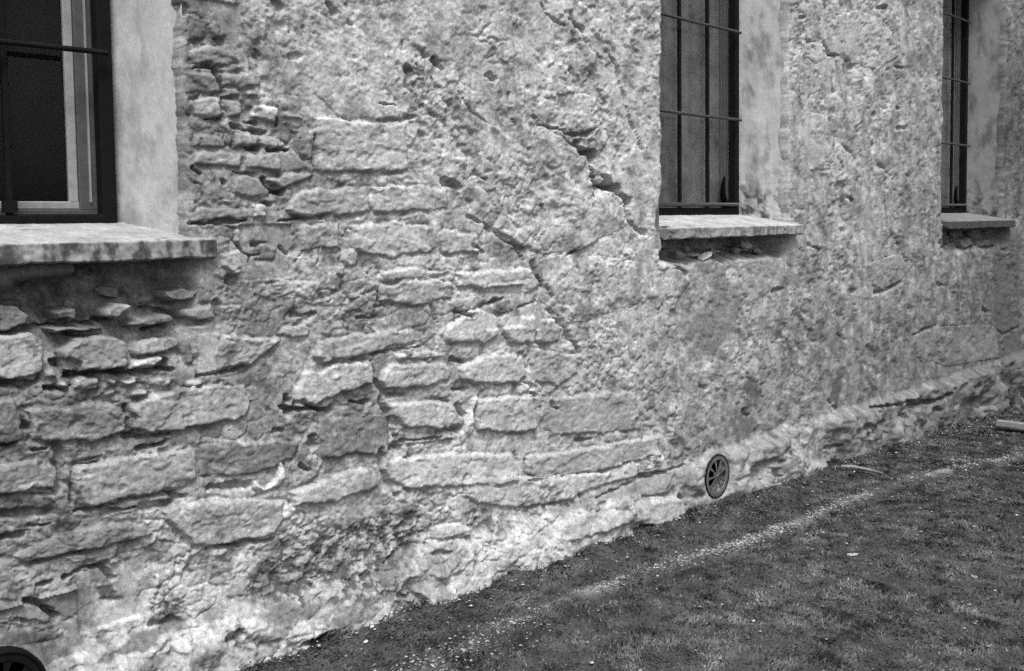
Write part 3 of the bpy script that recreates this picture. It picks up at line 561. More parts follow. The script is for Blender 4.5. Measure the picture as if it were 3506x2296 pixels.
class Geo:                                                     # collects simple solids into one mesh
    def __init__(s): s.v = []; s.f = []; s.sm = False
    def add(s, vs, fs):
        b = len(s.v); s.v += [tuple(v) for v in vs]; s.f += [tuple(b + i for i in f) for f in fs]
    def box(s, x0, x1, y0, y1, z0, z1, c=0.0):
        # box with chamfered long corners when c > 0
        if c <= 0:
            s.add([(x, y, z) for x in (x0, x1) for y in (y0, y1) for z in (z0, z1)],
                  [(0, 1, 3, 2), (4, 6, 7, 5), (0, 4, 5, 1), (2, 3, 7, 6), (0, 2, 6, 4), (1, 5, 7, 3)]); return
        dz, dx = abs(z1 - z0), abs(x1 - x0)
        if dz >= dx:
            ring = [(x0 + c, y0), (x1 - c, y0), (x1, y0 + c), (x1, y1 - c), (x1 - c, y1), (x0 + c, y1), (x0, y1 - c), (x0, y0 + c)]
            vs = [(x, y, z) for z in (z0, z1) for x, y in ring]
        else:
            ring = [(z0 + c, y0), (z1 - c, y0), (z1, y0 + c), (z1, y1 - c), (z1 - c, y1), (z0 + c, y1), (z0, y1 - c), (z0, y0 + c)]
            vs = [(x, y, z) for x in (x0, x1) for z, y in ring]
        fs = [tuple(range(8)), tuple(range(15, 7, -1))] + [(i, (i + 1) % 8, 8 + (i + 1) % 8, 8 + i) for i in range(8)]
        s.add(vs, fs)
    def tube(s, pts, r, n=8):
        pts = [Vector(p) for p in pts]; rs = r if isinstance(r, (list, tuple)) else [r] * len(pts)
        b = len(s.v); up = Vector((0.13, 0.97, 0.2))
        for i, p in enumerate(pts):
            t = (pts[min(i + 1, len(pts) - 1)] - pts[max(i - 1, 0)]).normalized()
            a = t.cross(up).normalized(); c = t.cross(a)
            for k in range(n):
                an = 2 * math.pi * k / n; s.v.append(tuple(p + (a * math.cos(an) + c * math.sin(an)) * rs[i]))
        for i in range(len(pts) - 1):
            for k in range(n):
                s.f.append((b + i * n + k, b + i * n + (k + 1) % n, b + (i + 1) * n + (k + 1) % n, b + (i + 1) * n + k))
        s.f.append(tuple(b + k for k in range(n))); e = b + (len(pts) - 1) * n; s.f.append(tuple(e + k for k in range(n - 1, -1, -1)))
    def build(s, name, mat, parent=None, loc=(0, 0, 0), smooth_shade=False, **kw):
        me = bpy.data.meshes.new(name)
        L = Vector(loc); me.from_pydata([tuple(Vector(v) - L) for v in s.v], [], s.f)
        me.materials.append(mat); me.validate(); me.update()
        if smooth_shade: me.polygons.foreach_set('use_smooth', [True] * len(me.polygons))
        return new_obj(name, me, parent, loc, **kw)

# ------------------------------------------------------------------ ground level
def ground_z(x, y=0.0):
    g = np.interp(x, [-3, 0, 1.6, 2.6, 4.35, 6.0, 8.66, 12, 30, 120], [.06, .05, .035, .01, -.045, -.085, -.21, -.3, -.6, -1.0])
    return g

# ================================================================== THE WALL
building = new_obj('stone_building', None, label='old rubble stone building wall with flaking lime plaster and three tall barred windows', category='building')
building.empty_display_size = 0.3
# openings on the wall face: x0, x1, z bottom, z top
OPEN = [(.28, 1.617, 1.478, 3.75), (4.277, 5.617, 1.478, 3.75), (8.11, 9.58, 1.478, 3.75)]
STEP = 1.25
def zdist(x): return np.maximum(.7236 * x + 2.07, 1.2)
# cells spaced evenly in image pixels: fine near the viewer, coarse far away
xs = [-1.6]
while xs[-1] < .70: xs.append(xs[-1] + .018)
while xs[-1] < 10.45: xs.append(xs[-1] + STEP * zdist(xs[-1]) ** 2 / 2985)
while xs[-1] < 15: xs.append(xs[-1] + .12)
xs = np.array(xs)
ts = list(np.arange(-.62, .275, STEP * .00100))
while ts[-1] < .95: ts.append(ts[-1] + .012)
ts = np.array(ts)
X = np.repeat(xs[:, None], len(ts), 1); Z = CAM_Z + ts[None, :] * zdist(xs)[:, None]
NX, NZ = X.shape
keepv = (Z > ground_z(X) - .22) & (Z < 5.2)

def opening_sd(X, Z):
    best = np.full(X.shape, 9.0); axis = np.zeros(X.shape, int); tx = X.copy(); tz = Z.copy()
    for i, (x0, x1, z0, z1) in enumerate(OPEN):
        amp = .013
        e0 = x0 + amp * fbm(Z * 0 + i * 7, Z, .12, 4, 3 + i) * 1.6 + .01 * perlin(Z * 0 + 5, Z / .35, 9 + i)
        e1 = x1 + (.007 * fbm(Z * 0 + i * 5, Z, .12, 5, 33 + i, .65) if i == 0 else .009 * fbm(Z * 0 + i * 5, Z, .30, 3, 33 + i, .5)) * 1.6
        if i == 1: e0 = e0 - .05 * smooth(1.72, 1.55, Z) 
        qx = np.maximum(e0 - X, X - e1); qz = np.maximum(z0 - Z, Z - z1)
        sdv = np.maximum(qx, qz); m = np.abs(sdv) < np.abs(best) if False else sdv < best
        side = qx > qz
        best = np.where(m, sdv, best); axis = np.where(m, np.where(side, 1, 2), axis)
        tx = np.where(m, np.where(side, np.where(e0 - X > X - e1, e0, e1), X), tx)
        tz = np.where(m, np.where(side, Z, np.where(z0 - Z > Z - z1, z0, z1)), tz)
    return best, axis, tx, tz
osd, oax, otx, otz = opening_sd(X, Z)

# faces
ii, jj = np.meshgrid(np.arange(NX - 1), np.arange(NZ - 1), indexing='ij')
q = np.stack([ii * NZ + jj, (ii + 1) * NZ + jj, (ii + 1) * NZ + jj + 1, ii * NZ + jj + 1], -1).reshape(-1, 4)
kf = keepv.ravel()[q].all(1) & (osd.ravel()[q].mean(1) > 0)
q = q[kf]
def boundary_edges(quads):
    e = np.concatenate([quads[:, [0, 1]], quads[:, [1, 2]], quads[:, [2, 3]], quads[:, [3, 0]]])
    key = np.sort(e, 1); k = key[:, 0].astype(np.int64) * 100000000 + key[:, 1]
    _, inv, cnt = np.unique(k, return_inverse=True, return_counts=True)
    return e[cnt[inv] == 1]
be = boundary_edges(q); bv = np.unique(be)
near = bv[np.abs(osd.ravel()[bv]) < .06 + 0 * bv]
Xr, Zr = X.ravel().copy(), Z.ravel().copy()
Xr[near] = otx.ravel()[near]; Zr[near] = otz.ravel()[near]
X = Xr.reshape(NX, NZ); Z = Zr.reshape(NX, NZ)
snapped = np.zeros(NX * NZ, bool); snapped[near] = True

# ---- relief H (metres proud of the wall plane) and grey tone
wx = X + .012 * fbm(X, Z, .10, 3, 501); wz = Z + .010 * fbm(X, Z, .10, 3, 502)
tnum = 0; tden = 1e-9
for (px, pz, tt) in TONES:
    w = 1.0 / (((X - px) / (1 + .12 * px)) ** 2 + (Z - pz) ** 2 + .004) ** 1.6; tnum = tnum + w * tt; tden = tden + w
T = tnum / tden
ra = (X * .78 - Z * .62); rb = (X * .62 + Z * .78)            # trowel direction runs down to the right
rough = .26 + .85 * smooth(-.08, .16, fbm(X, Z, .55, 3, 71) + .10 * smooth(2.6, 1.8, X))
H = .013 * fbm(X, Z, .8, 3, 1) + .011 * fbm(X, Z, .22, 4, 2) * rough + .0085 * fbm(ra / 1.9, rb, .055, 4, 3, .6) * rough * (1 - .35 * smooth(3, 6, X)) + .012 * fbm(ra / 1.4, rb, .34, 4, 6, .55) * smooth(3.4, 5, X)
H += .0035 * fbm(X, Z, .018, 3, 4, .6)
# torn layers of render: irregular steps
for sc_, st_, am_, sd_ in ((.42, 2.6, .0075, 11), (.20, 2.2, .0050, 12)):
    ff = fbm(ra / 1.25, rb, sc_, 6, sd_, .55) * st_ + 50; fl = np.floor(ff)
    H += am_ * 1.25 * (.55 + .45 * rough) * (.5 + .5 * smooth(2.2, 3.2, X)) * (fl + smooth(.46, .54, ff - fl) - 50)
ridge = np.abs(fbm(X, Z, .16, 4, 61)); H -= .010 * smooth(.06, .0, ridge) * smooth(.0, .3, fbm(X, Z, .5, 2, 62)) 
# rubble relief in the mortar: small chips set between the blocks
f1, f2, rid = cells(X + .01 * fbm(X, Z, .05, 2, 8), Z * 1.45, .075, 21)
mask_r = smooth(4.2, 3.0, X + .3 * fbm(X, Z, .3, 2, 66)) * smooth(-.1, .25, fbm(X, Z, .35, 2, 64) + .12) * (1 - .85 * smooth(1.8, 2.05, X + .1 * fbm(X, Z, .2, 2, 65)) * smooth(1.62, 1.82, Z))
H += mask_r * (.010 * (rid - .5) + .004 * smooth(.02, .22, f2 - f1) - .004)
mask_r = mask_r
T += mask_r * .10 * (rid - .5) * smooth(.05, .2, f2 - f1)
# pits and crumbs in the render
for wlc, dep, frac, sd_ in ((.075, .016, .10, 41), (.034, .009, .20, 42), (.017, .0045, .32, 43)):
    c1, c2, cr = cells(ra / 1.35 + .15 * wlc * perlin(X / wlc * 2, Z / wlc * 2, 5), rb, wlc, sd_)
    r = (cr - (1 - frac)) / frac
    H -= .75 * dep * rough * np.where(r > 0, smooth(.25 + .3 * r, .05, c1), 0)
    T += .05 * (hash2(np.floor(cr * 9999), np.floor(cr * 777), 3) - .5) * smooth(.6, .2, c1)
bl1 = fbm(X, Z, .22, 6, 81, .68); bl2 = fbm(ra / 1.6, rb, .07, 5, 82, .72)
T = T * (1 + .20 * bl1 + .20 * bl2 + .08 * smooth(.02, .16, bl2) - .10 * smooth(-.02, -.16, bl1))
T *= 1 + .13 * smooth(4.5, 6, X) * fbm(X / .07, Z / .5, 1.0, 4, 87, .6)
T *= 1 + .16 * smooth(.22, .42, fbm(X / .05, Z / .45, 1.0, 3, 88)) * smooth(.0, .3, fbm(X, Z, .6, 2, 89) + .1)
sand = smooth(.10, .34, fbm(ra / 1.3, rb, .07, 4, 83, .65)); T *= 1 - .20 * sand
T *= 1 - .05 * smooth(1.9, 0, X) 

# plinth: a coat of render over the footing, proud of the wall further along, with a sloping top
pl_top = .215 + .040 * fbm(X, Z * 0, .6, 5, 90) + .01 * np.sin(X * 1.3)
pp = .5 + .5 * smooth(4.5, 5.2, X)
brk = .45 + .75 * smooth(-.25, .15, fbm(X / 1.5, Z, .35, 4, 97))
H += pp * brk * .075 * smooth(pl_top + .035 + .03 * (1 - pp), pl_top - .03 - .10 * (1 - pp), Z)
H -= pp * .03 * smooth(.12, .3, fbm(X / 2, Z, .16, 4, 98)) * smooth(pl_top + .02, pl_top - .02, Z)
H += pp * (.02 * fbm(X, Z, .25, 3, 91)) * smooth(pl_top + .02, pl_top - .05, Z)
# footing swells outward near the ground at the near end
H += .05 * smooth(.32, -.05, Z + .05 * fbm(X, Z, .5, 2, 92) - ground_z(X)) * smooth(4.8, 3.6, X)

# hollows under the sills where the render has dropped off
def hollow(x0, x1, ztop, zfull, zend, depth, seed):
    global H
    n = .05 * fbm(X, Z, .15, 3, seed)
    m = smooth(x0 - .04, x0 + .03, X + n) * smooth(x1 + .04, x1 - .03, X + n * .5) * smooth(zend, zfull, Z + n) * smooth(ztop + .03, ztop, Z)
    H -= depth * m
hollow(-.4, 1.62, 1.46, 1.36, 1.06, .13, 201)
hollow(4.29, 5.60, 1.48, 1.375, 1.30, .20, 202)
hollow(8.2, 9.72, 1.48, 1.42, 1.22, .12, 203)

# thicker coats of render with a broken edge
region = np.full(X.shape, -1, int)
REG = []
for k, (poly, tone, h, name, lab) in enumerate(COATS):
    sdv = poly_sd(wx, wz, poly) + .008 * fbm(X, Z, .04, 3, 300 + k)
    soft_e = .008 + .09 * smooth(-.25, .1, fbm(X, Z, .3, 2, 360 + k)) * (h < 1.5)
    m = smooth(.004, -soft_e, sdv)
    H += m * h * .01 
    H -= .006 * np.exp(-((sdv - .005) / .005) ** 2) * smooth(.0, .3, fbm(X, Z, .12, 3, 350 + k))
    if tone: T = T * (1 - .75 * m) + tone * (1 + .10 * fbm(X, Z, .05, 4, 333)) * .75 * m
    region[sdv < 0] = len(REG); REG.append((name, lab))

# stones
def smooth_base(): return .013 * fbm(X, Z, .8, 3, 1) + .006 * fbm(X, Z, .22, 2, 2)
HB = smooth_base()
swell = pp * brk * .075 * smooth(pl_top + .035 + .03 * (1 - pp), pl_top - .03 - .10 * (1 - pp), Z) + .05 * smooth(.32, -.05, Z + .05 * fbm(X, Z, .5, 2, 92) - ground_z(X)) * smooth(4.8, 3.6, X)
rng = random.Random(5)
for k, (poly, tone, h, lab) in enumerate(STONES):
    P = np.array(poly); x0, z0 = P.min(0) - .06; x1, z1 = P.max(0) + .06
    m = (X > x0) & (X < x1) & (Z > z0) & (Z < z1)
    if not m.any(): continue
    size = min(np.ptp(P[:, 0]), np.ptp(P[:, 1]))
    xm, zm = X[m], Z[m]
    sdv = poly_sd(wx[m], wz[m], poly) + .16 * min(size, .12) * fbm(xm, zm, .07, 5, 400 + k, .62) + .003
    rnd = min(.013, .2 * size)
    body = smooth(.002, -.008, sdv)
    edge = np.sqrt(np.clip(-sdv / rnd, 0, 1) * (2 - np.clip(-sdv / rnd, 0, 1)))
    cx, cz = P.mean(0)
    tilt = (xm - cx) * rng.uniform(-.05, .05) + (zm - cz) * rng.uniform(-.06, .04)
    f1, f2, rr_ = cells(xm * .8, zm * 1.25, .05, 700 + k)
    tf = fbm(xm * .6, zm, .16, 5, 445 + k, .55) * 2.6 + 50; tl = np.floor(tf); terr = tl + smooth(.42, .58, tf - tl) - 50
    hs = .72 * (HB[m] + swell[m]) + .28 * H[m] + (.004 if h > 0 else 0) + h * .01 * .8 + tilt + .0045 * (edge - 1) * (1 + size * 2) \
        + .0028 * fbm(xm * .6, zm, .07, 4, 440 + k, .55) + .0045 * terr + .003 * fbm(xm * .7, zm, .02, 3, 441 + k) - .003 * np.where(rr_ > .75, smooth(.3, .08, f1), 0)
    lo = H[m] if h >= 0 else np.minimum(H[m], HB[m] + h * .01)
    under = (zm - cz) < -.1 * size
    smear = smooth(.0, .2, fbm(xm, zm, .14, 5, 480 + k, .65))                          # lime mortar smeared over the stone
    hs = hs + (np.maximum(H[m], hs - .003) + .002 - hs) * smear * .8
    H[m] = lo * (1 - body) + hs * body - (.0045 + .0045 * under) * (1 - .8 * smear) * np.exp(-((sdv - .006) / .007) ** 2) * (.35 + 1.3 * smooth(-.1, .3, fbm(xm, zm, .10, 3, 600 + k)))
    tn = tone * (1 + .24 * fbm(xm * .5, zm, .09, 5, 460 + k, .7) + .16 * fbm(xm * .6, zm, .025, 3, 470 + k, .6))
    smear = smear * .75
    tn = tn * (1 - smear) + T[m] * smear
    bt = smooth(.006, -.006, sdv)
    T[m] = T[m] * (1 - bt) + tn * bt
    rm = region[m]; rm[sdv < 0] = len(REG); region[m] = rm
    REG.append(('stone', lab))

# stains and rough patches; a few paint in the shade of holes and recesses
for k, (poly, tone, spk, soft, amt) in enumerate(STAINS_AND_SHADE):
    P = np.array(poly); x0, z0 = P.min(0) - .15; x1, z1 = P.max(0) + .15
    m = (X > x0) & (X < x1) & (Z > z0) & (Z < z1)
    if not m.any(): continue
    xm, zm = X[m], Z[m]
    sdv = poly_sd(wx[m], wz[m], poly) + .03 * fbm(xm, zm, .08, 4, 800 + k)
    a = smooth(soft, -soft, sdv) * amt
    if spk:
        s_ = fbm(xm * .85, zm, .045, 5, 850 + k, .7)
        sp = smooth(-.12, .14, s_); H[m] -= .007 * a * sp; a = a * (.15 + .85 * sp)
    T[m] = T[m] * (1 - a) + tone * (1 + .12 * fbm(xm, zm, .04, 3, 860 + k)) * a

# cracks and open joints
for k, (pts, w, d) in enumerate(CRACKS):
    P = np.array(pts); x0, z0 = P.min(0) - .06; x1, z1 = P.max(0) + .06
    m = (X > x0) & (X < x1) & (Z > z0) & (Z < z1)
    if not m.any(): continue
    xm, zm = X[m] + .009 * fbm(X[m], Z[m], .05, 3, 900 + k), Z[m] + .008 * fbm(X[m], Z[m], .05, 3, 901 + k)
    ds = np.full(xm.shape, 9.0)
    for i in range(len(P) - 1):
        (ax, az), (bx, bz) = P[i], P[i + 1]; ex, ez = bx - ax, bz - az; L = ex * ex + ez * ez + 1e-12
        tq = np.clip(((xm - ax) * ex + (zm - az) * ez) / L, 0, 1)
        ds = np.minimum(ds, np.hypot(xm - ax - tq * ex, zm - az - tq * ez))
    ww = w * (.5 + 1.5 * smooth(-.3, .4, fbm(X[m], Z[m], .07, 4, 950 + k)))
    H[m] -= d * 1.1 * smooth(ww * 1.25, ww * .35, ds)
H *= .25 + .75 * smooth(0, .035, osd)
# broken arrises beside the window openings; flat seats for the iron vents
H -= .010 * smooth(.02, 0, osd) * (Z > 1.5) * (1 + fbm(X, Z, .05, 3, 77))
VENTS = [(.968, .232, .135), (4.752, .112, .125)]
for vx, vz, vr in VENTS:
    dv = np.hypot(X - vx, Z - vz); H = H * (1 - smooth(vr + .04, vr, dv)) + (.030 if vx > 2 else .035) * smooth(vr + .04, vr, dv) - .10 * smooth(vr - .006, vr - .018, dv)
T = np.where(T > .70, .70 + .45 * (T - .70), T); T = np.clip(T, .1, .85)
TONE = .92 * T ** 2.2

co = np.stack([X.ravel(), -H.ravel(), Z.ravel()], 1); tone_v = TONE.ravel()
# region of each face: three of its four corners agree
rv = region.ravel()[q]
fr = np.where((rv[:, 0] == rv[:, 2]) | (rv[:, 0] == rv[:, 1]), rv[:, 0], np.where(rv[:, 1] == rv[:, 2], rv[:, 1], rv[:, 3]))
# footing render as its own part
zc_ = Z.ravel()[q].mean(1); xc_ = X.ravel()[q].mean(1)
plinth_id = len(REG)
fr[(fr == -1) & (xc_ > 4.5) & (zc_ < pl_top.ravel()[q].mean(1) + .012)] = plinth_id
REG.append(('plinth', 'rendered footing ledge along the bottom of the wall'))
def region_mesh(rid, name, lab):
    fq = q[fr == rid]
    if len(fq) < 6: return
    vs, inv = np.unique(fq, return_inverse=True); fq2 = inv.reshape(fq.shape)
    c = co[vs].copy(); t = tone_v[vs]
    b = boundary_edges(fq2)
    if rid == -1: b = b[(snapped[vs[b[:, 0]]]) & (snapped[vs[b[:, 1]]])]
    depth = .05 if rid != -1 else .06
    uv, binv = np.unique(b, return_inverse=True); bb = binv.reshape(b.shape)
    back = c[uv].copy(); back[:, 1] += depth
    n0 = len(c); skirt = np.stack([b[:, 1], b[:, 0], n0 + bb[:, 0], n0 + bb[:, 1]], 1)
    loc = c.mean(0) if rid != -1 else np.zeros(3)
    allc = np.concatenate([c, back]) - loc; allt = np.concatenate([t, t[uv]])
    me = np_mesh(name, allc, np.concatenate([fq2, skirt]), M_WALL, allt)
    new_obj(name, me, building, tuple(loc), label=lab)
region_mesh(-1, 'mortar_bed', None)
for i, (n_, l_) in enumerate(REG): region_mesh(i, n_, l_)

# ------------------------------------------------------------------ windows
YF = .286; SPLAY = .107
def reveal_mesh(name, p_out, p_in, zo, zi, ztop, parent, seed, stain=0.0, base=.64):
    """splayed jamb from the wall face (x, y) p_out back to p_in; bottom follows the sloping sill"""
    nu, nv = 40, 170
    U, V = np.meshgrid(np.linspace(0, 1, nu), np.linspace(0, 1, nv), indexing='ij')
    zb = zo + (zi - zo) * U; x = p_out[0] + (p_in[0] - p_out[0]) * U; y = p_out[1] + (p_in[1] - p_out[1]) * U
    z = zb + (ztop - zb) * V ** 1.25
    sgn = -1 if p_in[0] < p_out[0] else 1
    nx_, ny_ = np.array([p_in[1] - p_out[1], -(p_in[0] - p_out[0])]) / math.hypot(p_in[0] - p_out[0], p_in[1] - p_out[1])
    if sgn > 0: pass
    n = .004 * fbm(y + seed, z, .25, 4, seed) + (.0012 + .006 * stain * smooth(1.9, 1.55, z)) * fbm(y + seed, z, .03, 3, seed + 1, .6)
    n *= smooth(0, .06, 1 - U) 
    x = x - abs(nx_) * n * (1 if p_in[0] < p_out[0] else -1); y = y - n * .3
    t = base * (1 + .10 * fbm(y * 1.0 + seed, z * .35, .10, 4, seed + 2, .6) + .07 * fbm(y + seed, z, .05, 4, seed + 3, .7))
    t *= 1 - .15 * smooth(-.05, .4, fbm(y + seed, z * .4, .14, 5, seed + 5, .7)) * (1 + stain)
    t *= 1 - stain * .55 * smooth(.0, .3, fbm(y * 1.2, z, .09, 4, seed + 4, .7)) * smooth(1.95, 1.6, z)
    t *= 1 - .14 * smooth(.02, .0, z - zb)
    qi, qj = np.meshgrid(np.arange(nu - 1), np.arange(nv - 1), indexing='ij')
    qq = np.stack([qi * nv + qj, (qi + 1) * nv + qj, (qi + 1) * nv + qj + 1, qi * nv + qj + 1], -1).reshape(-1, 4)
    me = np_mesh(name, np.stack([x.ravel(), y.ravel(), z.ravel()], 1), qq, M_REVEAL, .92 * np.clip(t, .1, .9).ravel() ** 2.2)
    return new_obj(name, me, parent)
WL = ['near barred window with a pale inner casement at the left edge of the photo',
      'middle barred window between the plaster patch and the smooth reveal',
      'far narrow-looking barred window near the right edge of the photo']
for wi, (x0, x1, z0, z1) in enumerate(OPEN):
    xi0, xi1 = x0 + SPLAY, x1 - SPLAY
    zs = (1.560, 1.572, 1.58)[wi]
    ztop = 3.72
    w = new_obj('window', None, building, ((x0 + x1) / 2, YF, zs), label=WL[wi])
    W0 = Vector(w.location)
    def part(g, name, mat, **kw):
        o = g.build(name, mat, None, (0, 0, 0), **kw); o.parent = w; o.location = -W0; return o
    st = (0.15, 1.0, .7)[wi]; bs = (.71, .69, .48)[wi]
    reveal_mesh('window_reveal', (x1 + .012, .012), (xi1, YF + .13), 1.46, 1.53, 3.75, building, 1000 + wi * 50, st, bs)
    reveal_mesh('window_reveal', (x0 - .012, .012), (xi0, YF + .13), 1.46, 1.53, 3.75, building, 1020 + wi * 50, .2, bs)
    # iron surround: jambs and bottom rail
    g = Geo(); g.box(xi1 - (.038 if wi == 0 else .034), xi1 + .01, YF, YF + .05, zs - .03, ztop, .004); part(g, 'iron_frame', M_IRON)
    g = Geo(); g.box(xi0 - .01, xi0 + .045, YF, YF + .05, zs - .03, ztop, .004); part(g, 'iron_frame', M_IRON)
    g = Geo(); g.box(xi0 + .045, xi1 - (.038 if wi == 0 else .034), YF + .002, YF + .05, zs - .03, zs + (.03 if wi == 0 else .042), .004); part(g, 'iron_frame', M_IRON)
    # grille: round rods across, flat uprights behind
    rodz = [[1.628, 2.12, 2.65, 3.2], [1.622, 2.155, 2.69, 3.24], [1.63, 2.175, 2.735, 3.28]][wi]
    for k, rz in enumerate(rodz):
        if k == 0:
            if wi == 0: continue
            g = Geo(); g.tube([(xi0 + .03, YF - .012, rz + .012), (xi1 - .03, YF - .012, rz + .012)], .011, 10); part(g, 'grille_rod', M_ROD, smooth_shade=True); continue
        r = .009
        n = 14
        pts = [(xi0 + .01 + (xi1 - xi0 - .03) * i / n, YF - .028 + .001 * math.sin(i * .8 + k), rz + .0015 * math.sin(i * .5 + wi)) for i in range(n + 1)]
        g = Geo(); g.tube(pts, r, 10); part(g, 'grille_rod', M_ROD if wi else M_IRON, smooth_shade=True)
    k = 1
    while xi1 - .035 - .295 * k > xi0 + .08:
        xb = xi1 - .035 - .295 * k; k += 1
        g = Geo(); g.box(xb - .009, xb + .009, YF + .006, YF + .028, zs + .03, ztop, .003)
        if wi == 0: g.box(xb - .02, xb + .02, YF - .002, YF + .03, zs + .035, zs + .075, .003)
        part(g, 'grille_bar', M_IRON)
    # casement of wood behind the iron, with a paler inner bead
    yc = YF + .055
    def rect_ring(xa, xb, za, zb, wd, y0, y1, name, mat, bot=None):
        bot = bot or wd
        g = Geo(); g.box(xb - wd, xb, y0, y1, za + bot, zb, .003); g.box(xa, xa + wd, y0, y1, za + bot, zb, .003)
        g.box(xa, xb, y0, y1 - .001, za, za + bot, .003); part(g, name, mat)
    a0, a1 = xi0 + .03, xi1 - .03
    fw = .062 if wi == 0 else .05
    rect_ring(a0, a1, zs + .006, ztop, fw, yc, yc + .045, 'casement_frame', M_WOOD, .040)
    rect_ring(a0 + fw + .0005, a1 - fw - .0005, zs + .0465, ztop, .030 if wi == 0 else .02, yc + .008, yc + .04, 'casement_bead', M_PALEWOOD if wi == 0 else M_WOOD, .026)
    if wi == 0:
        g = Geo(); g.box(a1 - .030, a1 - .024, yc - .006, yc + .002, zs + .07, ztop); part(g, 'casement_moulding', M_PALEWOOD)
    g = Geo(); g.box(a0 + .06, a1 - .06, yc + .022, yc + .026, zs + .05, ztop); part(g, 'pane', M_GLASS_CLEAN if wi == 0 else M_GLASS_GREY)
    if wi:
        # bent iron stay leaning in the lower corner
        hx = a1 - .058 if wi == 1 else a1 - .10
        g = Geo(); pts = []
        for i in range(11):
            a = i / 10; pts.append((hx - .038 + .03 * (2 * a - 1) ** 2 * (1 if a > .5 else .7), yc - .02, zs + .235 - .17 * a))
        pts += [(hx + .012, yc - .02, zs + .055), (hx + .03, yc - .02, zs + .075), (hx + .034, yc - .02, zs + .085)]
        g.tube(pts, [.005, .009, .012, .014, .015, .016, .016, .017, .018, .020, .022, .022, .017, .008], 8); part(g, 'window_hook', M_BLACK, smooth_shade=True)
        # grey folded sheet added behind the glass to give its mid-grey brightness
        n = 60; g = Geo(); vs = []; fs = []
        for i in range(n + 1):
            xx = a0 + .03 + (a1 - a0 - .06) * i / n; yy = yc + .09 + .018 * math.sin(i * .55) + .008 * math.sin(i * 1.7 + wi)
            vs += [(xx, yy, zs + .03), (xx, yy + .01, ztop)]
        for i in range(n): fs.append((2 * i, 2 * i + 2, 2 * i + 3, 2 * i + 1))
        g.add(vs, fs); part(g, 'grey_backing', M_BACKING, smooth_shade=True)
    # room behind, its darkness painted into near-black walls
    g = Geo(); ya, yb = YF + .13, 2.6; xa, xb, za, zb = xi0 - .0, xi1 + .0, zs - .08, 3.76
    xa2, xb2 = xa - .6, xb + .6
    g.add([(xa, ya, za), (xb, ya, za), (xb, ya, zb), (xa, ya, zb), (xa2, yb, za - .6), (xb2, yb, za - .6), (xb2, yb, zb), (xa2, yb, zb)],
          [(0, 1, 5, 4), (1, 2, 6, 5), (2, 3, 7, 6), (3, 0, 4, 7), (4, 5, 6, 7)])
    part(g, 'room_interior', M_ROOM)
    g = Geo(); g.box(xi0 - .02, xi1 + .02, YF - .02, YF + .14, ztop, ztop + .05); part(g, 'window_head', M_WOOD)

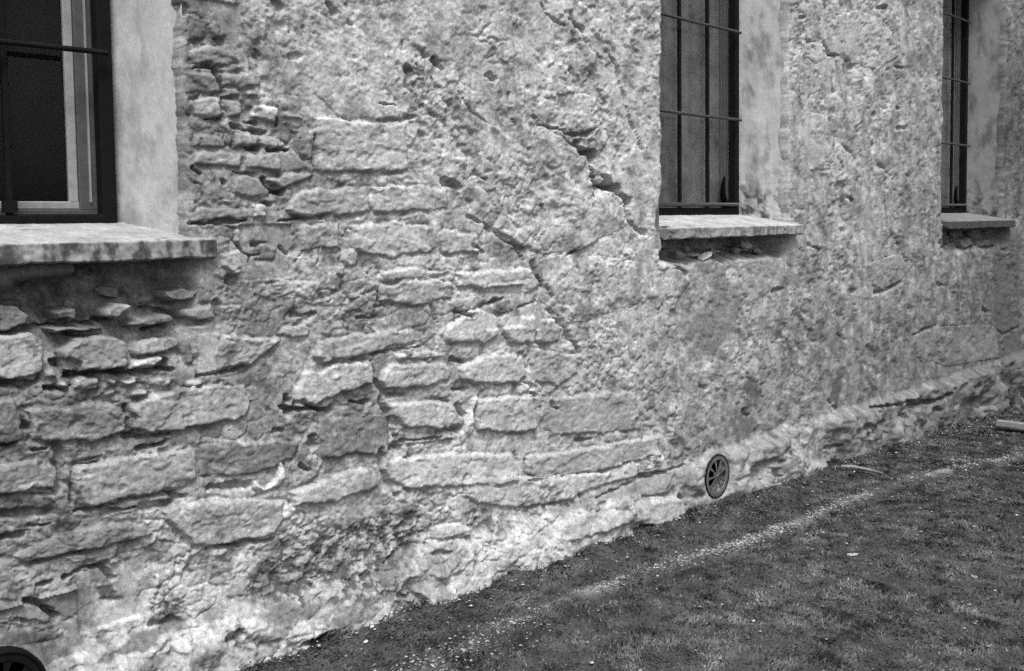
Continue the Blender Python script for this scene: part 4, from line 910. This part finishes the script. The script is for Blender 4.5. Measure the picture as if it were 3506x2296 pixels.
# ------------------------------------------------------------------ sills: cross-section swept along x, worn and broken
def sill(xa, xb, yf, zf, thick, seed, label, chips=(), tone=.72, front=.60, lip=True, stains=0.0):
    n = int((xb - xa) / .006); sx = np.linspace(xa, xb, n + 1)
    yb, zb = YF + .02, (1.562 if xa < 3 else 1.574)
    prof = []                                                  # closed loop: top back -> top front -> down -> under -> back
    for i in range(26): a = i / 25; prof.append((yb + (yf + .006 - yb) * a, zb + (zf - zb) * a, 0))
    for i in range(1, 15): a = i / 14; prof.append((yf, zf - .005 - (thick - .010) * a, 1))
    for i in range(1, 10): a = i / 9; prof.append((yf + .006 + .16 * a, zf - thick, 2))
    prof.append((yb, zf - thick, 2))
    pr = np.array(prof); m = len(pr)
    XX = np.repeat(sx[:, None], m, 1); YY = np.repeat(pr[None, :, 0], n + 1, 0).copy(); ZZ = np.repeat(pr[None, :, 1], n + 1, 0).copy()
    kind = np.repeat(pr[None, :, 2], n + 1, 0)
    s = sx[:, None]
    wob = .008 * fbm(s, s * 0, .25, 5, seed, .6) + .006 * fbm(s, s * 0, .05, 3, seed + 1)
    frontness = smooth(yf + .06, yf, YY)
    YY += wob * frontness + .004 * fbm(XX, ZZ, .03, 3, seed + 2) * (kind == 1)
    low = .014 * fbm(s, s * 0 + 3, .16, 6, seed + 3, .7) + .004
    ZZ += np.where(kind == 2, low, 0) + np.where(kind == 1, low * np.clip((zf - ZZ) / thick, 0, 1), 0)
    ZZ += np.where(kind == 0, .0022 * fbm(XX, YY, .05, 4, seed + 4) + .002 * fbm(XX, YY, .25, 2, seed + 5), 0)
    ZZ -= .007 * frontness * (kind == 0) * (.6 + 1.3 * fbm(XX, YY * 0, .06, 5, seed + 6, .65))
    for cx, cw, dy, dz in chips:
        a = smooth(cw, cw * .4, np.abs(XX - cx) + .01 * fbm(XX, ZZ, .02, 2, seed + 8))
        YY += a * dy * frontness; ZZ -= a * dz * frontness * (kind == 0)
        ZZ += a * dz * .5 * (kind == 2) * frontness
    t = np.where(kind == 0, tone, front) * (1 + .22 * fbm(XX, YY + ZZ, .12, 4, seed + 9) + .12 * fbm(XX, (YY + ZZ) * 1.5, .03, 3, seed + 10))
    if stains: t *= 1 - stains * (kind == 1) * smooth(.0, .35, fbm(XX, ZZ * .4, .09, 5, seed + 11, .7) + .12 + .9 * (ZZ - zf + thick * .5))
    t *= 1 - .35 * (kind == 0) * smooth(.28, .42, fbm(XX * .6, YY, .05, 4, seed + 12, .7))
    qi, qj = np.meshgrid(np.arange(n), np.arange(m), indexing='ij'); qk = (qj + 1) % m
    qq = np.stack([qi * m + qj, qi * m + qk, (qi + 1) * m + qk, (qi + 1) * m + qj], -1).reshape(-1, 4)
    co_ = np.stack([XX.ravel(), YY.ravel(), ZZ.ravel()], 1); tt = np.clip(t, .1, .9).ravel()
    # end caps as fans
    tris = []; base = len(co_)
    cen = [co_[:m].mean(0), co_[n * m:(n + 1) * m].mean(0)]
    co_ = np.concatenate([co_, np.array(cen)]); tt = np.concatenate([tt, [front, front]])
    for j in range(m):
        k = (j + 1) % m; tris += [(j, base, k), (n * m + k, base + 1, n * m + j)]
    loc = co_.mean(0)
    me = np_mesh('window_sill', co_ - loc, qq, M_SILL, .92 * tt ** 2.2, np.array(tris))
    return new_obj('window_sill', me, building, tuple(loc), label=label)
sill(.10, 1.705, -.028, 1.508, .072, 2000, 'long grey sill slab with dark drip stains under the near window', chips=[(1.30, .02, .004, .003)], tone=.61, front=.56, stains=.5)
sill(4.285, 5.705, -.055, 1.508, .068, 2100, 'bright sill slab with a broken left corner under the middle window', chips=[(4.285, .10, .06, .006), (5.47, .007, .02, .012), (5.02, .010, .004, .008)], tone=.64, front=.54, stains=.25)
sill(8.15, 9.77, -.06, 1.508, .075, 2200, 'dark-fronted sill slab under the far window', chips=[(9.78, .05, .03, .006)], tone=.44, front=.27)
# rough bedding mortar hanging under the near sill
n = 150; sx = np.linspace(-.1, 1.25, n); g = Geo(); vs = []; fs = []
for i, x_ in enumerate(sx):
    e = smooth(1.25, 1.1, x_); zl = 1.408 - .012 * e - .012 * float(fbm(np.array([x_]), np.array([0.0]), .07, 5, 5)[0]) - (.035 if abs(x_ - 1.05) < .02 else 0)
    yf_ = .0 + .012 * float(fbm(np.array([x_]), np.array([4.0]), .1, 3, 6)[0])
    vs += [(x_, yf_ + .01, 1.445), (x_, yf_, 1.425), (x_, yf_ + .004, zl), (x_, .09, zl + .01)]
for i in range(n - 1):
    for k in range(3): a = i * 4 + k; fs.append((a, a + 4, a + 5, a + 1))
g.add(vs, fs); g.build('bedding_mortar', surface_mat('bedding_mortar', .34, grain=60, amt=.4, bump=1.0), building, smooth_shade=True)

# ------------------------------------------------------------------ round cast-iron vents
def vent(cx, cz, r, y, seed, label, iron, rim_w, proud, closed=None, phase=0.0):
    e = new_obj('vent_grate', None, building, (cx, y, cz), label=label)
    def ring(ri, ro, y0, y1, name, mat, n=48, round_=True):
        g = Geo(); vs = []; fs = []
        prof = [(ri, y1), (ri, y0 + .003), (ri + .003, y0), (ro - .004, y0), (ro, y0 + .004), (ro, y1)]
        for i in range(n):
            a = 2 * math.pi * i / n
            for rr_, yy in prof: vs.append((rr_ * math.cos(a), yy, rr_ * math.sin(a)))
        m = len(prof)
        for i in range(n):
            for k in range(m - 1):
                fs.append((i * m + k, ((i + 1) % n) * m + k, ((i + 1) % n) * m + k + 1, i * m + k + 1))
        g.add(vs, fs); g.build(name, mat, e, smooth_shade=False)
    ring(r - rim_w, r, -proud, .03, 'vent_rim', M_IRON)
    ring(r * .74, r - rim_w + .001, -proud + .003, -proud + .010, 'vent_plate', iron)
    n = 9; hub = r * .14
    for k in range(n):                                        # ribs widen outward, leaving petal-shaped openings
        a = 2 * math.pi * (k + .5) / n + phase; g = Geo(); vs = []; R2 = r * .765
        st = [(hub * .8, .30 * hub), (r * .3, .0075 * r / .125), (r * .5, .0105 * r / .125), (r * .62, .015 * r / .125), (r * .70, .022 * r / .125), (R2, .050 * r / .125)]
        ca, sa = math.cos(a), math.sin(a)
        for rr_, hw in st:
            hw *= .48
            for sgn in (-1, 1):
                for yy in (-proud + .004, -proud + .008):
                    vs.append((rr_ * ca - sgn * hw * sa, yy + (.002 if rr_ > .5 * r else 0), rr_ * sa + sgn * hw * ca))
        fs = []
        for i in range(len(st) - 1):
            b = i * 4; c = b + 4
            fs += [(b, c, c + 2, b + 2), (b + 1, b + 3, c + 3, c + 1), (b, b + 1, c + 1, c), (b + 2, c + 2, c + 3, b + 3)]
        g.add(vs, fs); g.build('rib', iron, e)
    g = Geo(); vs = [(0, -proud + .001, 0)]; m = 20
    for i in range(m): a = 2 * math.pi * i / m; vs.append((hub * .8 * math.cos(a), -proud + .004, hub * .8 * math.sin(a)))
    for i in range(m): a = 2 * math.pi * i / m; vs.append((hub * 1.15 * math.cos(a), .012, hub * 1.15 * math.sin(a)))
    fs = [(0, 1 + (i + 1) % m, 1 + i) for i in range(m)] + [(1 + i, 1 + (i + 1) % m, 1 + m + (i + 1) % m, 1 + m + i) for i in range(m)]
    g.add(vs, fs); g.build('hub', iron, e, smooth_shade=True)
    if closed is not None:                                    # one opening still covered by the slide
        a = 2 * math.pi * closed / n + phase; g = Geo(); ca, sa = math.cos(a), math.sin(a); vs = []
        for rr_, hw in ((hub, .3 * hub), (r * .76, r * .24)):
            for sgn in (-1, 1): vs.append((rr_ * ca - sgn * hw * sa, .006 - proud + .008, rr_ * sa + sgn * hw * ca))
        g.add(vs, [(0, 2, 3, 1)]); g.build('slide', iron, e)
    g = Geo(); vs = [(0, .07, 0)] + [((r - .004) * math.cos(2 * math.pi * i / 32), .07, (r - .004) * math.sin(2 * math.pi * i / 32)) for i in range(32)]
    g.add(vs, [(0, 1 + (i + 1) % 32, 1 + i) for i in range(32)]); g.build('vent_back', M_BLACK, e)  # black disc paints the shade of the hollow behind the ribs
vent(4.752, .112, .122, -.032, 1, 'round cast-iron vent with petal openings at the wall foot below the middle window', M_GRATE, .005, .005, closed=1, phase=.0)
vent(.968, .232, .132, -.055, 2, 'black iron vent disc in the lower left corner of the photo', M_IRON, .012, .02, phase=.25)

# ================================================================== GROUND
def ground_relief(x, y):
    g = ground_z(x)
    h = g + .012 * fbm(x, y, .7, 3, 5000) + .014 * fbm(x, y, .14, 3, 5001)
    # shallow drip channel running along the wall, with a raised rim of gravel
    c = strip_y(x)
    h = h - .035 * np.exp(-((y - c + .09) / .04) ** 2) * smooth(-.3, .1, fbm(x, y, .6, 2, 5004)) + .006 * np.exp(-((y - c) / .06) ** 2)
    h = h + .03 * smooth(-.20, .0, y) * (1 + 1.5 * fbm(x, y, .25, 3, 5003))
    h = h - .02 * smooth(-.8, -2.5, y)
    return h
def strip_y(x): return np.interp(x, [0, 2.3, 3.0, 4.0, 5.4, 6.5, 9, 14], [-.46, -.44, -.40, -.47, -.50, -.62, -.95, -1.5]) + .03 * np.sin(x * 2.3)
gx = np.concatenate([np.arange(-6, 1, .25), np.arange(1, 9, .022), np.arange(9, 16, .10), np.geomspace(16, 250, 30)])
gy = np.concatenate([-np.geomspace(250, 4.2, 40), np.arange(-4.1, -2.4, .08), np.arange(-2.4, .36, .02)])
GX, GY = np.meshgrid(gx, gy, indexing='ij'); GZ = ground_relief(GX, GY)
GZ = np.where((GX > 16) | (GY < -4.2), ground_z(GX) - .02, GZ)
TG = .275 + .13 * fbm(GX, GY, .12, 5, 5100, .7)
cy_ = strip_y(GX); TG = TG + .27 * np.exp(-((GY - cy_ - .02 * fbm(GX, GY, .15, 3, 5102)) / .035) ** 2) * smooth(-.15, .25, fbm(GX, GY / 2, .35, 4, 5101, .6) + .05) * (GX < 7.5)
TG = TG - .08 * np.exp(-((GY - cy_ + .10) / .04) ** 2)
ny = len(gy); qi, qj = np.meshgrid(np.arange(len(gx) - 1), np.arange(ny - 1), indexing='ij')
qq = np.stack([qi * ny + qj, (qi + 1) * ny + qj, (qi + 1) * ny + qj + 1, qi * ny + qj + 1], -1).reshape(-1, 4)
me = np_mesh('ground', np.stack([GX.ravel(), GY.ravel(), GZ.ravel()], 1), qq, M_SOIL, .92 * np.clip(TG, .08, .8).ravel() ** 2.2)
new_obj('ground', me, kind='structure', label='dark uneven soil under the grass beside the wall')

# grass: single-blade triangles, lying mostly over, denser in tufts
R_ = np.random.RandomState(11)
def blades(n, xr, yr, seed):
    x = xr[0] + (xr[1] - xr[0]) * R_.rand(n) ** 1.15; y = yr[0] + (yr[1] - yr[0]) * R_.rand(n)
    tuft = fbm(x, y, .16, 3, seed); bare = fbm(x, y, .5, 2, seed + 5)
    cs = strip_y(x)
    p = .65 + .8 * smooth(-.15, .35, tuft) ; p *= .6 + .4 * smooth(-.3, .15, bare)
    p *= 1 - .80 * np.exp(-((y - cs) / .05) ** 2) * (x < 8); p *= 1 - .75 * np.exp(-((y - cs + .10) / .04) ** 2) * smooth(-.3, .1, bare)
    k = R_.rand(n) < p; return x[k], y[k], tuft[k]
bx, by, bt = blades(760000, (1.2, 13.5), (-3.0, .03), 5200)
# only what lies within reach of the photograph: drop blades far behind the viewer's side of the lawn
rel = (by + 3.0) / np.maximum(bx, .1); ok = (rel > .10) & (by > -3 + .12 * bx)
bx, by, bt = bx[ok], by[ok], bt[ok]
nb = len(bx); bz = ground_relief(bx, by)
ln = (.008 + .012 * R_.rand(nb) ** 1.5 + .009 * smooth(.0, .4, bt)) * (1 + .02 * bx) * (1 + 1.3 * np.exp(-((by + .07) / .05) ** 2) * (R_.rand(nb) < .5))
wd = (.0014 + .0014 * R_.rand(nb)) * (1 + .16 * bx)
an = R_.rand(nb) * 6.283 + 0; lean = .75 + .72 * R_.rand(nb)
an = np.where(R_.rand(nb) < .45, 0.6 + .8 * perlin(bx / .5, by / .5, 5300) * 3 + .5 * R_.randn(nb), an)
dx, dy, dz = np.cos(an) * np.sin(lean), np.sin(an) * np.sin(lean), np.cos(lean)
sx_, sy_ = -np.sin(an), np.cos(an)
base = np.stack([bx, by, bz - .002], 1)
side = np.stack([sx_, sy_, np.zeros(nb)], 1) * wd[:, None]
tip = base + np.stack([dx, dy, dz], 1) * ln[:, None]
mid = base + np.stack([dx * .55, dy * .55, dz * .75], 1) * ln[:, None]
co_ = np.stack([base - side, base + side, mid + side * .8, tip], 1).reshape(-1, 3)
ids = np.arange(nb)[:, None] * 4
quads = np.concatenate([ids + 0, ids + 1, ids + 2, ids + 3], 1)
light = R_.rand(nb); gt = .262 + .07 * bt + .06 * (light - .5) + .12 * (light > .97) + np.where(fbm(bx, by, .11, 4, 5410, .65) > 0, .22, .46) * fbm(bx, by, .11, 4, 5410, .65) + .16 * fbm(bx, by, .42, 5, 5400, .6) - .04 * smooth(.02, .2, fbm(bx, by, .18, 3, 5401))
gt = gt + .04 * smooth(-.25, -.9, by) * smooth(6, 3, bx) + .07 * np.exp(-((by - strip_y(bx) - .01) / .03) ** 2) - .05 * smooth(.05, .3, fbm(bx, by, .22, 4, 5420, .6))
tone_b = np.repeat(.92 * np.clip(gt, .10, .75) ** 2.2, 4)
me = np_mesh('grass', co_, quads, surface_mat('grass_blade', None, grain=20, amt=.1, bump=0.0, patch=.15, patch_scale=4, rough=.7), tone_b, smooth_shade=False)
new_obj('grass', me, kind='stuff', label='short dark trampled grass beside the wall', category='grass')

# gravel along the drip line: small faceted stones joined into one
def pebble_geo(n_, px, py, pz, sz, seed):
    r = np.random.RandomState(seed)
    oct_v = np.array([(1, 0, 0), (-1, 0, 0), (0, 1, 0), (0, -1, 0), (0, 0, 1), (0, 0, -1)], float)
    oct_f = np.array([(0, 2, 4), (2, 1, 4), (1, 3, 4), (3, 0, 4), (2, 0, 5), (1, 2, 5), (3, 1, 5), (0, 3, 5)])
    v = oct_v[None] * (1 + .5 * (r.rand(n_, 6, 1) - .5)) * sz[:, None, None] * np.array([1, .8, .5])[None, None]
    a = r.rand(n_) * 6.28; c, s_ = np.cos(a)[:, None], np.sin(a)[:, None]
    vx = v[..., 0] * c - v[..., 1] * s_; vy = v[..., 0] * s_ + v[..., 1] * c
    co = np.stack([vx + px[:, None], vy + py[:, None], v[..., 2] + pz[:, None]], -1).reshape(-1, 3)
    f = (oct_f[None] + (np.arange(n_) * 6)[:, None, None]).reshape(-1, 3); return co, f
ng = 9000
px = 1.4 + 6.6 * R_.rand(ng) ** 1.3; py = strip_y(px) + .020 * R_.randn(ng) * (1 + .1 * px) * (1 + 1.6 * smooth(3.4, 2.4, px))
k = (1.2 * fbm(px, py / 2, .45, 4, 5500, .6) + .22 + .30 * np.exp(-((px - 4.2) / 1.0) ** 2) > R_.rand(ng) * .75) & (px < 7.6)
px, py = px[k], py[k]
# loose bits scattered through the grass
nl = 2600; lx = 1.4 + 8 * R_.rand(nl); ly = -2.4 * R_.rand(nl) ** 1.2
px = np.concatenate([px, lx]); py = np.concatenate([py, ly]); 
# crumbs of fallen plaster along the wall foot
nf = 900; fx = 1.4 + 8.5 * R_.rand(nf) ** 1.3; fy = -.075 - .10 * R_.rand(nf) ** 2
px = np.concatenate([px, fx]); py = np.concatenate([py, fy]); nl += nf; npb = len(px)
sz = np.concatenate([.0028 + .006 * R_.rand(npb - nl) ** 3, .0025 + .0065 * R_.rand(nl) ** 4]) * (1 + .05 * px)
pz = ground_relief(px, py) + sz * .35 + np.where(np.arange(npb) >= npb - nl, .008, 0)
co_, f_ = pebble_geo(npb, px, py, pz, sz, 3)
tn = np.repeat(.92 * (.26 + .42 * R_.rand(npb) ** 1.5) ** 2.2, 6)
me = np_mesh('gravel', co_, None, M_PEBBLE, tn, f_, smooth_shade=False)
new_obj('gravel', me, kind='stuff', label='pale gravel and grit washed along the drip line in the grass', category='gravel')

# ------------------------------------------------------------------ loose things one can point to
def lump(name, x, y, r, tone, seed, label, squash=.6, category='stone', z=None, stretch=1.3, rot=0.4, group=None, angular=False):
    nu, nv = (6, 4) if angular else (20, 12); vs = []
    for j in range(1, nv):
        for i in range(nu):
            a = 2 * math.pi * i / nu; b = math.pi * j / nv
            vs.append((math.sin(b) * math.cos(a) * stretch, math.sin(b) * math.sin(a), math.cos(b) * squash))
    vs += [(0, 0, squash), (0, 0, -squash)]
    v = np.array(vs); n = 1 + (.30 * fbm(v[:, 0] + seed, v[:, 1] + v[:, 2] * .7, .9, 3, seed, .6) if not angular else .55 * (hash2(np.round(v[:, 0] * 9), np.round(v[:, 1] * 9 + v[:, 2] * 31), seed) - .4)); v = v * n[:, None] * r
    c, s_ = math.cos(rot), math.sin(rot); v = np.stack([v[:, 0] * c - v[:, 1] * s_, v[:, 0] * s_ + v[:, 1] * c, v[:, 2]], 1)
    qd = []; tr = []; top = (nv - 1) * nu
    for j in range(nv - 2):
        for i in range(nu): qd.append((j * nu + i, (j + 1) * nu + i, (j + 1) * nu + (i + 1) % nu, j * nu + (i + 1) % nu))
    for i in range(nu): tr += [(top, i, (i + 1) % nu), (top + 1, (nv - 2) * nu + (i + 1) % nu, (nv - 2) * nu + i)]
    me = np_mesh(name, v, np.array(qd), M_PEBBLE, np.full(len(v), .92 * tone ** 2.2), np.array(tr), smooth_shade=not angular)
    gz = float(ground_relief(np.array([x]), np.array([y]))[0]) if z is None else z
    return new_obj(name, me, None, (x, y, gz + r * squash * .45), label=label, category=category, group=group)

lump('pebble', 3.29, -.06, .016, .85, 11, 'largest white pebble lying in grass at the wall foot', .5)
lump('pebble', 2.26, -.10, .008, .80, 12, 'small white pebble in grass near the bottom of the photo, nearest the wall foot', .6)
lump('pebble', 2.19, -.15, .008, .82, 13, 'small white pebble at the bottom of the photo, just below its twin', .6)
lump('pebble', 3.68, -.09, .007, .8, 14, 'tiny white pebble in grass left of the round vent', .6)
lump('leaf_fragment', 4.44, -.965, .018, .62, 15, 'pale dead leaf scrap lying alone on the open grass right of the gravel line', .16, category='leaf', stretch=1.8, rot=-.5)
lump('leaf_fragment', 4.56, -1.475, .014, .60, 16, 'pale dead leaf scrap far out in the dark grass on the right', .18, category='leaf', stretch=1.2)
# loose rubble still sitting in the hollows under the sills (parts of the wall)
def rubble(px_, pz_, r_, tone_, seed, stretch=1.4, y=0.02, rot=.2, lab=None):
    o = lump('stone', px_, y, r_, tone_, seed, lab, .6, None, z=pz_, stretch=stretch, rot=rot, angular=True); o.parent = building
    o.rotation_euler = (0, rot, 0)
for a in [(4.53, 1.349, .030, .55, 31, 1.3, .075, .3), (4.72, 1.330, .032, .82, 38, 1.5, .035, -.5, 'white shard of stone in the hollow below the middle sill'), (4.86, 1.346, .034, .5, 33, 1.4, .075, .5),
          (5.23, 1.379, .036, .66, 34, 1.7, .075, .1), (5.12, 1.349, .028, .52, 35, 1.3, .075, .6), (4.60, 1.384, .022, .5, 36, .8, .075, 1.2), (5.36, 1.344, .026, .5, 37, 1.5, .075, .2),
          (1.40, 1.335, .030, .45, 41, 1.5, .115, .2), (1.52, 1.30, .026, .48, 42, 1.3, .115, -.2), (1.10, 1.315, .026, .42, 43, 1.6, .115, .1), (1.28, 1.30, .022, .46, 44, 1.2, .115, .5),
          (8.55, 1.385, .035, .45, 51, 1.3, .085, .1), (8.95, 1.375, .04, .42, 52, 1.4, .085, .3), (9.35, 1.38, .035, .42, 53, 1.5, .085, -.2)]:
    rubble(*a)
# board and sticks
def stick(name, pts, r, mat, label, category, **kw):
    pz = [(x, y, float(ground_relief(np.array([x]), np.array([y]))[0]) + dz) for x, y, dz in pts]
    g = Geo(); g.tube(pz, r, 7); g.build(name, mat, None, pz[0], label=label, category=category, smooth_shade=True)
stick('stick', [(6.02, -.16, .03), (6.03, -.24, .035), (6.06, -.33, .035), (6.06, -.42, .03)], [.008, .011, .010, .006], M_DRYWOOD, 'thin pale stick lying in the grass beyond the round vent', 'stick')
stick('twig', [(3.12, -.08, .0), (3.10, -.045, .03), (3.075, -.03, .055)], [.003, .004, .003], M_DRYWOOD, 'short pale twig propped against the wall foot', 'twig')
g = Geo(); g.box(-.06, .06, -.42, .10, 0, .035, .004)
z_ = float(ground_relief(np.array([8.6]), np.array([-.45]))[0])
o = g.build('board', M_DRYWOOD, None, (0, 0, 0), label='pale weathered board lying on the grass at the far right', category='board')
o.location = (8.56, -.40, z_ + .045); o.rotation_euler = (.03, .05, .18)
